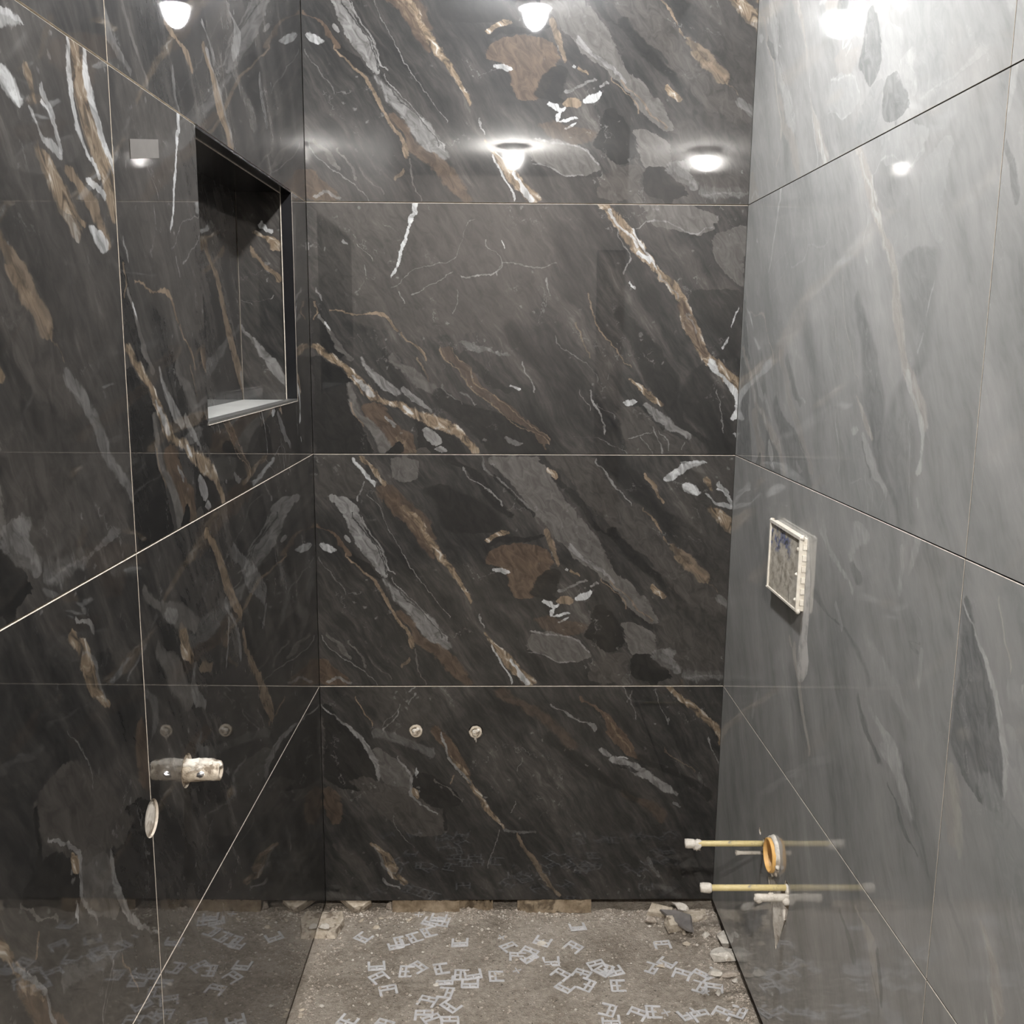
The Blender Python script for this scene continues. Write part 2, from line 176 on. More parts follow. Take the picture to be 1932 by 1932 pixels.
  ('u','GOLD',0.35,1,[(0.0013,0.2594,0.0049),(0.0327,0.2447,0.0099),(0.0656,0.2251,0.0109),(0.0918,0.202,0.0133),(0.1114,0.1788,0.0167),(0.1378,0.1523,0.0167),(0.1644,0.1357,0.0107),(0.1878,0.1274,0.005),(0.208,0.1225,0.0084),(0.2314,0.1075,0.0135),(0.265,0.0925,0.0118),(0.2987,0.0826,0.0169),(0.3324,0.0692,0.0169),(0.3594,0.0524,0.0153),(0.383,0.0254,0.0136),(0.4102,-0.0001,0.0102)]),
  ('u','WHITE',0.35,0.7,[(0.0983,0.1921,0.0027),(0.1114,0.1788,0.0067),(0.1312,0.1589,0.0117),(0.1545,0.144,0.0033)]),
  ('u','WHITE',0.35,0.8,[(0.2213,0.1142,0.0017),(0.2347,0.1058,0.0061),(0.2481,0.0975,0.0017)]),
  ('v','WHITE',0.2,1,[(0.4233,0.2,0.001),(0.4378,0.2074,0.0043),(0.4571,0.2176,0.0036),(0.4923,0.2246,0.0043),(0.5179,0.2315,0.0039),(0.5465,0.2401,0.0029),(0.5686,0.2485,0.0065),(0.5781,0.2552,0.0059),(0.5983,0.257,0.0082)]),
  ('u','LIGHT',0.35,0.5,[(0.1986,0.3991,0.0015),(0.2553,0.4445,0.0014),(0.3016,0.4576,0.0014),(0.3477,0.4675,0.0014),(0.3676,0.5091,0.0014),(0.3972,0.56,0.0014)]),
  ('u','LIGHT',0.35,0.6,[(0.2514,0.3865,0.0015),(0.2813,0.4028,0.0015),(0.3178,0.4223,0.0014),(0.3476,0.4386,0.0014)]),
  ('u','LIGHT',0.35,0.8,[(0.3673,0.4274,0.0014),(0.397,0.4308,0.0014),(0.4267,0.431,0.0014),(0.4531,0.436,0.0014),(0.463,0.4585,0.0014)]),
  ('v','LIGHT',0.35,0.6,[(0.4311,0.4532,0.0017),(0.4553,0.463,0.0016),(0.4777,0.4563,0.0016),(0.4935,0.43,0.0016),(0.5158,0.4234,0.0016)]),
  ('u','LIGHT',0.35,0.55,[(0.4629,0.4617,0.0016),(0.4992,0.4603,0.0016),(0.5586,0.4494,0.0016),(0.5947,0.4624,0.0016)]),
  ('v','WHITE',0.35,0.7,[(0.493,0.4645,0.0015),(0.5112,0.4608,0.0015)]),
  ('v','LIGHT',0.35,0.7,[(0.3866,0.5851,0.002),(0.4076,0.5772,0.002),(0.427,0.5737,0.002)]),
  ('v','LIGHT',0.35,0.7,[(0.3723,0.031,0.0025),(0.3965,0.0218,0.0025)]),
  ('v','LIGHT',0.35,0.7,[(0.4664,0.1569,0.0013),(0.4855,0.1408,0.0013),(0.5013,0.1214,0.0013)]),
  ('v','LIGHT',0.35,0.6,[(0.4294,0.1381,0.0015),(0.4567,0.1369,0.0015)]),
  ('v','LIGHT',0.35,0.7,[(0.3669,0.2296,0.0015),(0.3895,0.2183,0.0015)]),
  ('v','LIGHT',0.35,0.8,[(0.5012,0.0958,0.0013),(0.5044,0.0919,0.0059),(0.5107,0.0871,0.0016)]),
  ('v','LIGHT',0.35,0.5,[(0.3399,0.3471,0.0013),(0.3545,0.3522,0.0013),(0.4,0.3573,0.0013)]),
  ('v','LIGHT',0.35,0.6,[(0.4943,0.0014,0.0026),(0.5197,-0.006,0.0026)]),
  ('u','TAN',0.35,0.95,[(0.0503,0.3503,0.0013),(0.1015,0.3418,0.002),(0.1446,0.3388,0.0023),(0.1745,0.3367,0.0039),(0.1941,0.3211,0.0065),(0.2121,0.2976,0.0033)]),
  ('v','TAN',0.35,0.85,[(0.2262,0.282,0.001),(0.2427,0.2748,0.004),(0.2591,0.2633,0.0053),(0.2722,0.2434,0.0043),(0.2951,0.2187,0.0023)]),
  ('v','TAN',0.35,0.5,[(0.1764,0.2876,0.0017),(0.2063,0.2762,0.0034),(0.236,0.2564,0.0017)]),
  ('v','MIDG',0.05,0.9,[(0.5297,0.9335,0.0115),(0.5377,0.9348,0.0328),(0.5533,0.8982,0.0721),(0.5691,0.8969,0.0875),(0.5817,0.8809,0.0752),(0.6004,0.8574,0.0653)]),
  ('u','LIGHT',0.35,0.7,[(0.8096,0.5591,0.0019),(0.8455,0.5625,0.0019),(0.8919,0.5469,0.0019),(0.9252,0.5313,0.0019),(0.9674,0.5442,0.0019)]),
  ('v','MIDG',0.06,0.75,[(0.4102,1.0479,0.0058),(0.4391,1.0318,0.0206),(0.4552,1.0228,0.0289),(0.4871,1.0132,0.0403),(0.519,1.0111,0.0427),(0.5509,1.0376,0.0148)]),
  ('v','DARK',0.3,0.75,[(0.0029,0.9919,0.0102),(0.0722,0.9146,0.0186),(0.1326,0.8755,0.027),(0.1927,0.8534,0.0437),(0.2588,0.818,0.0368),(0.3177,0.773,0.0266),(0.3567,0.7488,0.01)]),
  ('v','MID',0.1,0.7,[(0.0023,0.8728,0.0987),(0.0412,0.8308,0.0713),(0.075,0.8062,0.0542),(0.112,0.7832,0.0321)]),
  ('v','DARK',0.3,0.6,[(0.0031,1.0293,0.017),(0.0591,1.0015,0.0424),(0.1264,0.9702,0.0709),(0.1932,0.9508,0.0302),(0.2599,1.0253,0.0234),(0.3255,1.0042,0.0449),(0.3904,0.9833,0.0696)]),
  ('v','GOLD',0.2,0.95,[(0.1469,1.0469,0.0051),(0.1703,1.0358,0.0168),(0.1969,1.0145,0.0252),(0.2233,0.9866,0.0218),(0.2463,0.9622,0.0151),(0.2759,0.9444,0.015),(0.3054,0.93,0.02),(0.3348,0.919,0.0183),(0.3673,0.9046,0.0133),(0.3996,0.8836,0.0149),(0.4221,0.8663,0.0182),(0.4381,0.8493,0.0083),(0.4573,0.8289,0.0115),(0.4796,0.8085,0.0181),(0.5114,0.7814,0.0214),(0.543,0.7543,0.0197),(0.5808,0.724,0.0147),(0.6008,0.7072,0.0114)]),
  ('v','BROWN',0.35,0.8,[(0.2397,0.9658,0.0117),(0.2726,0.9445,0.0134),(0.3054,0.9283,0.0167),(0.338,0.9155,0.015),(0.3738,0.901,0.0066)]),
  ('v','WHITE',0.35,0.75,[(0.5019,0.7915,0.0046),(0.5304,0.7677,0.0046),(0.543,0.7478,0.0046),(0.565,0.7309,0.0046),(0.5902,0.7172,0.0046)]),
  ('v','WHITE',0.35,0.8,[(0.4477,0.8391,0.002),(0.4797,0.8184,0.0033),(0.5115,0.7978,0.0039),(0.54,0.7806,0.0023)]),
  ('v','WHITE',0.35,1,[(0.4605,0.8239,0.0023),(0.4796,0.8052,0.0099),(0.4907,0.7934,0.0033)]),
  ('v','LIGHT',0.35,0.7,[(0.3802,0.8909,0.0023),(0.406,0.8701,0.0023),(0.4349,0.8494,0.0023)]),
  ('v','LIGHT',0.35,0.5,[(0.2989,0.9402,0.0027),(0.3251,0.9293,0.0027),(0.3446,0.9153,0.0027)]),
  ('v','WHITE',0.35,1,[(0.0863,1.0394,0.0017),(0.0931,1.0425,0.0085),(0.11,1.0458,0.0034),(0.1335,1.0458,0.0051),(0.1536,1.0365,0.0094),(0.1869,1.0116,0.0077),(0.21,0.9854,0.0111),(0.2332,0.9795,0.005)]),
  ('v','WHITE',0.35,0.8,[(0.0457,1.0486,0.0037),(0.0559,1.0441,0.0037)]),
  ('u','LIGHT',0.35,0.9,[(0.7872,0.54,0.0016),(0.8096,0.5576,0.0016),(0.8423,0.5619,0.0016)]),
  ('v','LIGHT',0.35,0.7,[(0.4698,0.7758,0.002),(0.5017,0.7586,0.002),(0.5398,0.7413,0.002)]),
  ('v','LIGHT',0.35,0.7,[(0.4376,0.7585,0.0026),(0.4537,0.7631,0.0026),(0.473,0.7758,0.0026)]),
  ('v','WHITE',0.35,0.8,[(0.4039,0.7881,0.0013),(0.412,0.7806,0.004),(0.42,0.7721,0.0013)]),
  ('v','WHITE',0.35,0.8,[(0.3141,1.0247,0.0013),(0.3387,1.032,0.0023),(0.3615,1.0383,0.001)]),
  ('v','WHITE',0.35,0.7,[(0.2598,1.0036,0.001),(0.268,1.0066,0.0027),(0.2911,1.0156,0.001)]),
  ('v','LIGHT',0.35,0.6,[(0.0591,1.0134,0.0015),(0.1266,1.0039,0.0015),(0.1601,0.9941,0.0015)]),
  ('v','LIGHT',0.35,0.85,[(0.0492,0.7194,0.0025),(0.1082,0.7039,0.0025),(0.1584,0.6828,0.0025)]),
  ('v','LIGHT',0.35,0.7,[(0.1081,0.6871,0.0014),(0.1616,0.6524,0.0013)]),
  ('v','LIGHT',0.35,0.5,[(0.0882,0.7415,0.0014),(0.1284,0.7002,0.0013)]),
  ('v','TAN',0.35,0.7,[(0.2123,0.7824,0.002),(0.2288,0.7652,0.002),(0.2518,0.7479,0.002),(0.2846,0.7171,0.002),(0.3336,0.6895,0.002),(0.3888,0.6785,0.002)]),
  ('v','TAN',0.35,0.5,[(0.2382,0.6813,0.0023),(0.258,0.6709,0.0023),(0.2941,0.6569,0.0023),(0.3202,0.6432,0.0023)]),
  ('v','LIGHT',0.35,0.4,[(0.1786,0.6992,0.002),(0.215,0.6784,0.002),(0.2381,0.6478,0.002),(0.2872,0.597,0.002)]),
  ('u','GOLD',0.35,1,[(0.7798,0.1823,0.0013),(0.8002,0.1708,0.006),(0.8244,0.1491,0.0117),(0.8485,0.1308,0.0084),(0.8673,0.1232,0.0013)]),
  ('u','WHITE',0.15,0.85,[(0.7643,0.127,0.0013),(0.7812,0.1271,0.0081),(0.7987,0.1282,0.0013)]),
  ('v','LIGHT',0.35,0.75,[(0.0366,0.9277,0.0034),(0.0619,0.8946,0.0169),(0.0922,0.8598,0.022),(0.1123,0.8389,0.0135),(0.1257,0.8217,0.0034)]),
  ('v','DARK',0.35,0.8,[(0.0652,0.8674,0.0047),(0.0921,0.8395,0.0047),(0.1122,0.8221,0.0047)]),
  ('u','LIGHT',0.35,0.7,[(0.7799,0.041,0.0014),(0.8103,0.0479,0.0014),(0.8406,0.0542,0.0014)]),
  ('v','LIGHT',0.35,0.7,[(0.0004,0.8422,0.0017),(0.0242,0.8279,0.0017),(0.0445,0.8138,0.0017)]),
  ('v','LIGHT',0.35,0.7,[(0.0005,0.8667,0.0017),(0.0414,0.8546,0.0017),(0.0718,0.8435,0.0017)]),
  ('v','LIGHT',0.35,0.6,[(0.0074,0.8811,0.0014),(0.0415,0.8749,0.0014),(0.0617,0.8574,0.0014)]),
  ('v','LIGHT',0.35,0.6,[(0.011,0.9082,0.0014),(0.0281,0.9161,0.0014)]),
  ('v','LIGHT',0.35,0.5,[(0.0035,0.7809,0.0017),(0.0204,0.7397,0.0017),(0.044,0.6984,0.0017),(0.0471,0.6441,0.0017)]),
 ],
 'C': [
  ('v','MID',0.3,0.55,[(0.4774,0.2229,0.0873),(0.5224,0.2394,0.0888),(0.5595,0.2026,0.1081),(0.5965,0.1837,0.0919)]),
  ('v','DARK',0.08,0.9,[(0.3175,0.0913,0.0414),(0.348,0.0758,0.0718),(0.3861,0.0713,0.0663),(0.424,0.064,0.0599),(0.4616,0.0524,0.0473),(0.5065,0.0277,0.0231),(0.5512,0.0137,0.0097)]),
  ('v','MIDG',0.06,0.75,[(0.3065,0.2118,0.018),(0.3294,0.1968,0.0315),(0.3561,0.1882,0.035),(0.3866,0.1797,0.0332),(0.4092,0.163,0.0215),(0.4319,0.1455,0.0107)]),
  ('v','MID',0.12,0.8,[(0.1946,0.2684,0.0508),(0.2217,0.2506,0.0688),(0.2565,0.222,0.0759),(0.2872,0.1899,0.0721),(0.3178,0.1597,0.0666),(0.3482,0.1099,0.0234)]),
  ('v','DARK',0.05,1,[(0.2684,0.3197,0.0361),(0.2953,0.3036,0.0523),(0.3259,0.2804,0.0468),(0.3564,0.2609,0.0233)]),
  ('v','LIGHT',0.35,0.9,[(0.3407,0.1482,0.0022),(0.3864,0.1411,0.0072),(0.4242,0.1275,0.0079),(0.4543,0.1066,0.0079),(0.488,0.0717,0.0075),(0.5178,0.0368,0.0039),(0.5549,0.0023,0.0018)]),
  ('v','LIGHT',0.35,0.85,[(0.2471,0.2978,0.0011),(0.2644,0.2763,0.0036),(0.2836,0.2476,0.0051),(0.3104,0.2291,0.0047),(0.341,0.2302,0.004),(0.3715,0.2162,0.0039),(0.4094,0.197,0.0014)]),
  ('v','WHITE',0.35,0.6,[(0.3487,0.2429,0.0011),(0.3602,0.2455,0.0043),(0.3716,0.2431,0.0011)]),
  ('v','GOLD',0.35,0.9,[(0.2913,0.2477,0.0018),(0.3066,0.2413,0.009),(0.3219,0.2354,0.0018)]),
  ('u','LIGHT',0.35,0.3,[(0.1391,0.4733,0.0132),(0.1853,0.4622,0.0132),(0.2385,0.4398,0.0132),(0.2919,0.4174,0.0132)]),
  ('v','LIGHT',0.35,0.8,[(0.479,0.1641,0.0025),(0.5035,0.1859,0.0025),(0.5297,0.2022,0.0025)]),
  ('v','LIGHT',0.35,0.6,[(0.4903,0.1625,0.0014),(0.5184,0.1861,0.0014),(0.5465,0.206,0.0014)]),
  ('v','LIGHT',0.35,0.7,[(0.5819,0.2313,0.0025),(0.5975,0.2445,0.0025)]),
  ('v','LIGHT',0.35,0.6,[(0.5485,0.2309,0.0025),(0.5782,0.2443,0.0025)]),
  ('v','TAN',0.35,0.9,[(0.4902,0.1358,0.0018),(0.533,0.1117,0.0021),(0.5683,0.0929,0.0011)]),
  ('v','BROWN',0.35,1,[(0.3531,0.3813,0.009),(0.3873,0.3634,0.0143),(0.4214,0.342,0.0179),(0.4515,0.3208,0.0196),(0.4889,0.2925,0.0089)]),
  ('v','GOLD',0.35,0.8,[(0.2012,0.4753,0.0015),(0.2148,0.4716,0.004),(0.2342,0.4571,0.0072),(0.2573,0.4353,0.0112),(0.2881,0.4136,0.009),(0.3187,0.3956,0.0072),(0.3493,0.3813,0.0079),(0.3797,0.3634,0.009),(0.41,0.3384,0.0036)]),
  ('v','LIGHT',0.35,0.95,[(0.3302,0.3884,0.0014),(0.3512,0.3777,0.0047),(0.3759,0.3562,0.0047),(0.4099,0.3313,0.0039),(0.4402,0.3225,0.0043),(0.474,0.3102,0.0014)]),
  ('v','TAN',0.35,0.65,[(0.0068,0.6231,0.0029),(0.0385,0.6007,0.0073),(0.0662,0.582,0.0073),(0.1056,0.5597,0.0091),(0.137,0.5375,0.0069),(0.1917,0.5117,0.0015)]),
  ('u','LIGHT',0.35,0.4,[(0.4753,0.1993,0.0039),(0.508,0.1936,0.0039),(0.5588,0.1996,0.0039)]),
  ('v','LIGHT',0.35,0.6,[(0.0894,0.4319,0.0015),(0.1366,0.4428,0.0015),(0.1993,0.4644,0.0015)]),
  ('v','LIGHT',0.35,0.6,[(0.2537,0.4968,0.0014),(0.2846,0.5075,0.0014)]),
  ('v','LIGHT',0.35,0.6,[(0.3689,0.507,0.0014),(0.4032,0.5265,0.0014)]),
  ('v','MIDG',0.35,0.8,[(0.2783,0.3649,0.0025),(0.2955,0.3451,0.0025),(0.3185,0.3308,0.0025),(0.3451,0.2914,0.0025)]),
  ('v','TAN',0.35,0.8,[(0.33,0.3344,0.0022),(0.3549,0.3471,0.0022)]),
  ('v','BROWN',0.2,0.65,[(0.2247,0.0315,0.0127),(0.2634,0.0261,0.0244),(0.298,0.0234,0.0225),(0.3172,0.014,0.0108)]),
  ('v','GOLD',0.35,0.8,[(0.045,0.2121,0.0044),(0.0766,0.1869,0.0146),(0.1041,0.1727,0.0164),(0.1394,0.1514,0.0127),(0.1667,0.1264,0.0018)]),
  ('v','LIGHT',0.35,0.8,[(0.033,0.1991,0.0022),(0.0488,0.1719,0.0073),(0.0686,0.1575,0.0018)]),
  ('v','LIGHT',0.35,0.6,[(0.0805,0.187,0.0055),(0.0883,0.1652,0.0055),(0.1276,0.1439,0.0033),(0.1628,0.1282,0.0011)]),
  ('v','MID',0.6,0.7,[(0.096,0.1032,0.0037),(0.1352,0.0639,0.0109),(0.1702,0.0284,0.0036)]),
  ('u','LIGHT',0.8,0.2,[(-0.0047,0.0164,0.0119),(0.0429,0.0126,0.012),(0.0904,0.0048,0.012)]),
  ('v','LIGHT',0.35,0.4,[(0.1535,0.2426,0.0015),(0.1671,0.2245,0.0015),(0.2447,0.1821,0.0014)]),
  ('v','BROWN',0.6,0.5,[(0.434,0.6497,0.0179),(0.4977,0.5953,0.0214),(0.5386,0.5415,0.0284),(0.5903,0.4702,0.0177)]),
  ('v','LIGHT',0.35,0.7,[(0.4776,0.7079,0.0029),(0.4982,0.6986,0.0107),(0.5074,0.6629,0.0071),(0.526,0.6341,0.0053),(0.5519,0.5947,0.0014)]),
  ('v','BROWN',0.15,1,[(0.3987,0.8278,0.0018),(0.412,0.8113,0.0108),(0.4421,0.7891,0.0233),(0.4647,0.7707,0.0268),(0.4872,0.7559,0.0178),(0.5133,0.7411,0.0096),(0.5431,0.7085,0.006),(0.5727,0.6724,0.0014)]),
  ('v','TAN',0.35,0.6,[(0.4195,0.8076,0.0018),(0.4572,0.7816,0.0036),(0.4872,0.7595,0.0036),(0.5133,0.7411,0.0014)]),
  ('v','LIGHT',0.35,0.8,[(0.4041,0.747,0.0029),(0.4154,0.7396,0.0125),(0.4343,0.7284,0.0029)]),
  ('u','LIGHT',0.35,0.95,[(0.7507,0.4003,0.0038),(0.7867,0.391,0.0122),(0.8231,0.3721,0.0152),(0.8524,0.3531,0.0134),(0.8892,0.3265,0.0134),(0.9223,0.3075,0.0069),(0.9351,0.301,0.0015)]),
  ('u','DARK',0.35,0.8,[(0.7726,0.3814,0.0019),(0.8015,0.3758,0.0065),(0.8269,0.3664,0.0019)]),
  ('u','WHITE',0.35,0.8,[(0.772,0.4061,0.0011),(0.7864,0.4073,0.0034),(0.799,0.4043,0.0011)]),
  ('v','LIGHT',0.35,0.6,[(0.2632,0.94,0.0018),(0.2709,0.9325,0.008),(0.2805,0.9232,0.0018)]),
  ('v','LIGHT',0.35,0.6,[(0.5137,0.8176,0.0014),(0.5584,0.8005,0.0014),(0.5991,0.7853,0.0014)]),
  ('v','LIGHT',0.35,0.5,[(0.5528,0.7935,0.0014),(0.5844,0.8051,0.0014)]),
  ('v','LIGHT',0.35,0.6,[(0.4915,0.8985,0.0012),(0.5364,0.8828,0.0012),(0.5847,0.8689,0.0012)]),
  ('v','LIGHT',0.35,0.8,[(0.3635,1.0446,0.0018),(0.4129,1.0264,0.0018),(0.4619,1.0102,0.0018)]),
  ('v','TAN',0.35,0.45,[(0.3594,0.9782,0.0029),(0.3935,0.9374,0.0029),(0.4275,0.8933,0.0029)]),
  ('v','LIGHT',0.35,0.4,[(0.302,0.9911,0.0036),(0.3289,0.9955,0.0072),(0.3594,0.9907,0.0018)]),
  ('v','LIGHT',0.35,0.45,[(0.0674,0.8898,0.0037),(0.099,0.8705,0.008),(0.1265,0.8624,0.0018)]),
  ('u','LIGHT',0.8,0.25,[(0.8759,0.0396,0.0099),(0.9129,0.0318,0.0099),(0.9467,0.008,0.01)]),
  ('v','BROWN',0.6,0.5,[(0.2243,0.8887,0.0109),(0.2745,0.8546,0.0217),(0.3127,0.7958,0.0072)]),
  ('v','GOLD',0.35,0.8,[(0.4375,1.0426,0.0014),(0.462,1.0388,0.0071),(0.4921,1.0197,0.0125),(0.5219,0.9901,0.015),(0.5516,0.9534,0.0142),(0.5701,0.9279,0.0106),(0.6033,0.902,0.0053)]),
  ('v','DARK',0.6,0.7,[(0.282,0.8183,0.0108),(0.3355,0.7449,0.0216),(0.4113,0.6572,0.0251),(0.4715,0.5956,0.0107)]),
  ('v','DARK',0.5,0.8,[(0.2828,1.0135,0.0108),(0.3288,0.9757,0.0216),(0.3667,0.9024,0.0216),(0.412,0.8293,0.0108)]),
  ('v','LIGHTG',0.35,0.5,[(0.2129,0.0545,0.0052),(0.2339,0.0505,0.0146),(0.2758,0.0386,0.0148),(0.2971,0.0229,0.0119),(0.3187,0.0108,0.0073)]),
 ],
 'D': [
  ('v','TAN',0.35,0.95,[(0.3756,0.4779,0.0057),(0.4105,0.4457,0.0198),(0.452,0.4073,0.021),(0.5032,0.3725,0.017),(0.5433,0.3382,0.0163),(0.5754,0.2998,0.0073)]),
  ('v','TAN',0.35,0.85,[(0.1018,0.6811,0.0087),(0.1582,0.6414,0.0292),(0.2192,0.5934,0.0198),(0.2807,0.5357,0.016),(0.3555,0.4905,0.0047)]),
  ('v','LIGHT',0.35,0.7,[(0.3071,0.4651,0.008),(0.3765,0.4405,0.0077),(0.438,0.3889,0.0072)]),
  ('v','LIGHT',0.35,0.6,[(0.3202,0.3764,0.0046),(0.3588,0.3931,0.0047),(0.3995,0.4047,0.0047)]),
  ('v','LIGHT',0.35,0.45,[(0.3612,0.6499,0.011),(0.4187,0.5826,0.0513),(0.4657,0.5256,0.036),(0.5174,0.4505,0.011)]),
  ('v','LIGHT',0.35,0.4,[(0.3131,0.6356,0.0096),(0.3523,0.663,0.0098)]),
  ('v','GOLD',0.35,0.95,[(0.389,0.1952,0.0065),(0.4099,0.1733,0.022),(0.4332,0.1687,0.0171),(0.4597,0.1567,0.0053)]),
  ('v','MIDG',0.35,0.7,[(0.3255,0.177,0.0199),(0.3737,0.1354,0.0337),(0.4238,0.0972,0.0283),(0.4612,0.0599,0.0067)]),
  ('v','MIDG',0.35,0.7,[(0.432,0.2191,0.0083),(0.4569,0.1806,0.0435),(0.5005,0.1091,0.0285),(0.5484,0.0198,0.0062)]),
  ('v','LIGHT',0.35,0.5,[(0.4675,0.1343,0.0037),(0.4807,0.1248,0.0219),(0.5024,0.1021,0.0056)]),
  ('v','LIGHT',0.35,0.5,[(0.2916,0.2516,0.0044),(0.3124,0.2273,0.0171),(0.3596,0.1993,0.0098),(0.3863,0.2121,0.0041)]),
  ('v','LIGHT',0.35,0.4,[(0.2041,0.2476,0.0062),(0.2302,0.2283,0.0216),(0.2475,0.2084,0.0042)]),
  ('v','MIDG',0.35,0.6,[(0.1902,0.9697,0.0189),(0.2183,1.0346,0.0499),(0.2763,0.9627,0.0149)]),
  ('v','LIGHT',0.8,0.25,[(0.2805,0.8009,0.0161),(0.3314,0.86,0.0424),(0.4035,0.8024,0.0128)]),
  ('v','LIGHT',0.8,0.3,[(0.2534,1.0819,0.0207),(0.3076,1.1115,0.0635),(0.376,1.0784,0.0164)]),
  ('v','TAN',0.35,0.5,[(0.3408,0.2877,0.0046),(0.3584,0.2619,0.0222),(0.3725,0.2456,0.0087)]),
  ('v','LIGHT',0.6,0.25,[(0.3351,0.0062,0.0031),(0.3438,0.0278,0.0097),(0.3771,0.0399,0.0131),(0.4147,0.0054,0.0049)]),
 ],
 'G': [
  ('v','TAN',0.35,0.8,[(0.0711,0.331,0.0062),(0.0954,0.3099,0.0171),(0.1019,0.2634,0.0216),(0.1175,0.2284,0.0061)]),
  ('v','TAN',0.35,0.9,[(-0.0003,0.5372,0.017),(0.0463,0.4858,0.0245),(0.0936,0.4528,0.0214),(0.1333,0.4021,0.0057)]),
  ('v','LIGHT',0.35,0.7,[(0.0067,0.5438,0.008),(0.0539,0.5077,0.0076),(0.0931,0.4725,0.0073),(0.1305,0.4201,0.0068)]),
  ('v','LIGHT',0.35,0.5,[(0.0026,0.0755,0.005),(0.0178,0.0459,0.0178),(0.0341,0.01,0.0223),(0.0645,-0.0062,0.0043)]),
  ('v','MIDG',0.35,0.8,[(0.0049,0.1384,0.0027),(0.0315,0.1137,0.0065),(0.0587,0.0813,0.0075),(0.0884,0.057,0.003)]),
  ('v','LIGHT',0.35,0.6,[(0.1563,0.5777,0.0082),(0.1853,0.599,0.0239),(0.2143,0.6092,0.0241),(0.2273,0.5663,0.008)]),
  ('v','LIGHT',0.35,0.5,[(0.1133,0.4558,0.0051),(0.1524,0.4235,0.0078),(0.1658,0.398,0.0047)]),
  ('v','DARK',0.5,0.8,[(0.1118,0.7167,0.0408),(0.1804,0.7403,0.0694),(0.2176,0.694,0.0395)]),
  ('v','DARK',0.5,0.7,[(0.1408,1.0086,0.0359),(0.2352,0.955,0.051),(0.3062,0.9021,0.0402)]),
  ('v','LIGHT',0.35,0.4,[(0.0897,0.8102,0.0075),(0.1276,0.7872,0.0146),(0.1809,0.7674,0.0071)]),
  ('v','MIDG',0.5,0.6,[(0.0765,0.6983,0.0402),(0.1129,0.6533,0.0382),(0.1413,0.5867,0.0177)]),
  ('v','LIGHT',0.35,0.5,[(-0.0017,0.2629,0.0032),(0.0173,0.2503,0.0056),(0.059,0.2453,0.0031)]),
  ('v','DARK',0.5,0.6,[(0.0106,0.2968,0.0085),(0.0351,0.3171,0.026),(0.0527,0.2871,0.0166)]),
 ],
 'E': [
  ('v','TAN',0.35,0.8,[(0.0999,0.6648,0.0052),(0.1542,0.6214,0.0116),(0.2028,0.5893,0.0119),(0.2826,0.5426,0.0073)]),
  ('v','TAN',0.35,0.8,[(0.2222,0.5751,0.0128),(0.2602,0.5461,0.0111),(0.2894,0.5073,0.0063)]),
  ('v','LIGHT',0.35,0.7,[(0.4524,0.8234,0.0037),(0.4761,0.7847,0.0138),(0.4941,0.7337,0.0204),(0.5106,0.6995,0.0212),(0.5363,0.6623,0.0189)]),
  ('v','LIGHT',0.35,0.6,[(0.5011,0.8026,0.0054),(0.5341,0.8128,0.0159),(0.5704,0.8434,0.0407)]),
  ('v','DARK',0.5,0.6,[(0.332,0.9213,0.0118),(0.3599,0.8848,0.0173),(0.3819,0.8373,0.0209),(0.3918,0.748,0.0348),(0.3962,0.6838,0.0374),(0.4186,0.639,0.013)]),
  ('v','DARK',0.35,0.8,[(0.23,0.9808,0.0133),(0.2409,0.9592,0.0228),(0.2535,0.9265,0.0166),(0.2742,0.907,0.0146),(0.2983,0.8837,0.004)]),
  ('v','DARK',0.35,0.6,[(0.4733,0.8411,0.0129),(0.4915,0.8321,0.0286),(0.5074,0.8125,0.0053)]),
  ('v','LIGHT',0.35,0.5,[(0.3809,0.792,0.0039),(0.4031,0.7729,0.0113),(0.4217,0.7542,0.004)]),
  ('v','LIGHT',0.6,0.35,[(0.3312,1.073,0.0097),(0.3407,1.05,0.04),(0.3605,1.002,0.0553),(0.3852,0.9504,0.0454),(0.3975,0.9084,0.0239),(0.4162,0.8842,0.0025)]),
  ('v','LIGHT',0.35,0.5,[(0.5007,1.0103,0.0083),(0.5391,1.0115,0.0082),(0.5738,1.0047,0.0083)]),
  ('v','LIGHT',0.35,0.5,[(0.5418,1.0384,0.0016),(0.5703,1.0472,0.0098),(0.6003,1.0575,0.0115)]),
  ('v','LIGHT',0.35,0.4,[(0.3892,1.0984,0.0019),(0.4215,1.1,0.0074),(0.4485,1.1026,0.0073)]),
  ('v','LIGHT',0.35,0.5,[(0.4781,1.0969,0.0022),(0.4993,1.0731,0.0023)]),
  ('v','DARK',0.35,0.4,[(0.4403,1.0765,0.019),(0.4462,1.0549,0.0039),(0.4528,1.0939,0.0056)]),
  ('v','LIGHT',0.35,0.8,[(0.2554,1.036,0.0329),(0.2774,1.0091,0.0319),(0.2886,0.9645,0.0225),(0.3019,0.9373,0.0033)]),
  ('v','LIGHT',0.35,0.8,[(0.1961,1.1107,0.0065),(0.2139,1.0905,0.0222),(0.2351,1.0668,0.0343),(0.2506,1.0281,0.0457)]),
  ('v','DARK',0.35,0.8,[(0.1485,1.141,0.0021),(0.161,1.1008,0.011),(0.1755,1.0784,0.0136),(0.1955,1.0569,0.0079),(0.2134,1.0195,0.0024)]),
  ('v','DARK',0.35,0.5,[(0.1212,1.1951,0.0019),(0.1429,1.1757,0.0059),(0.1756,1.1561,0.0061),(0.1941,1.1275,0.0072),(0.2273,1.1094,0.0073),(0.265,1.0757,0.0022)]),
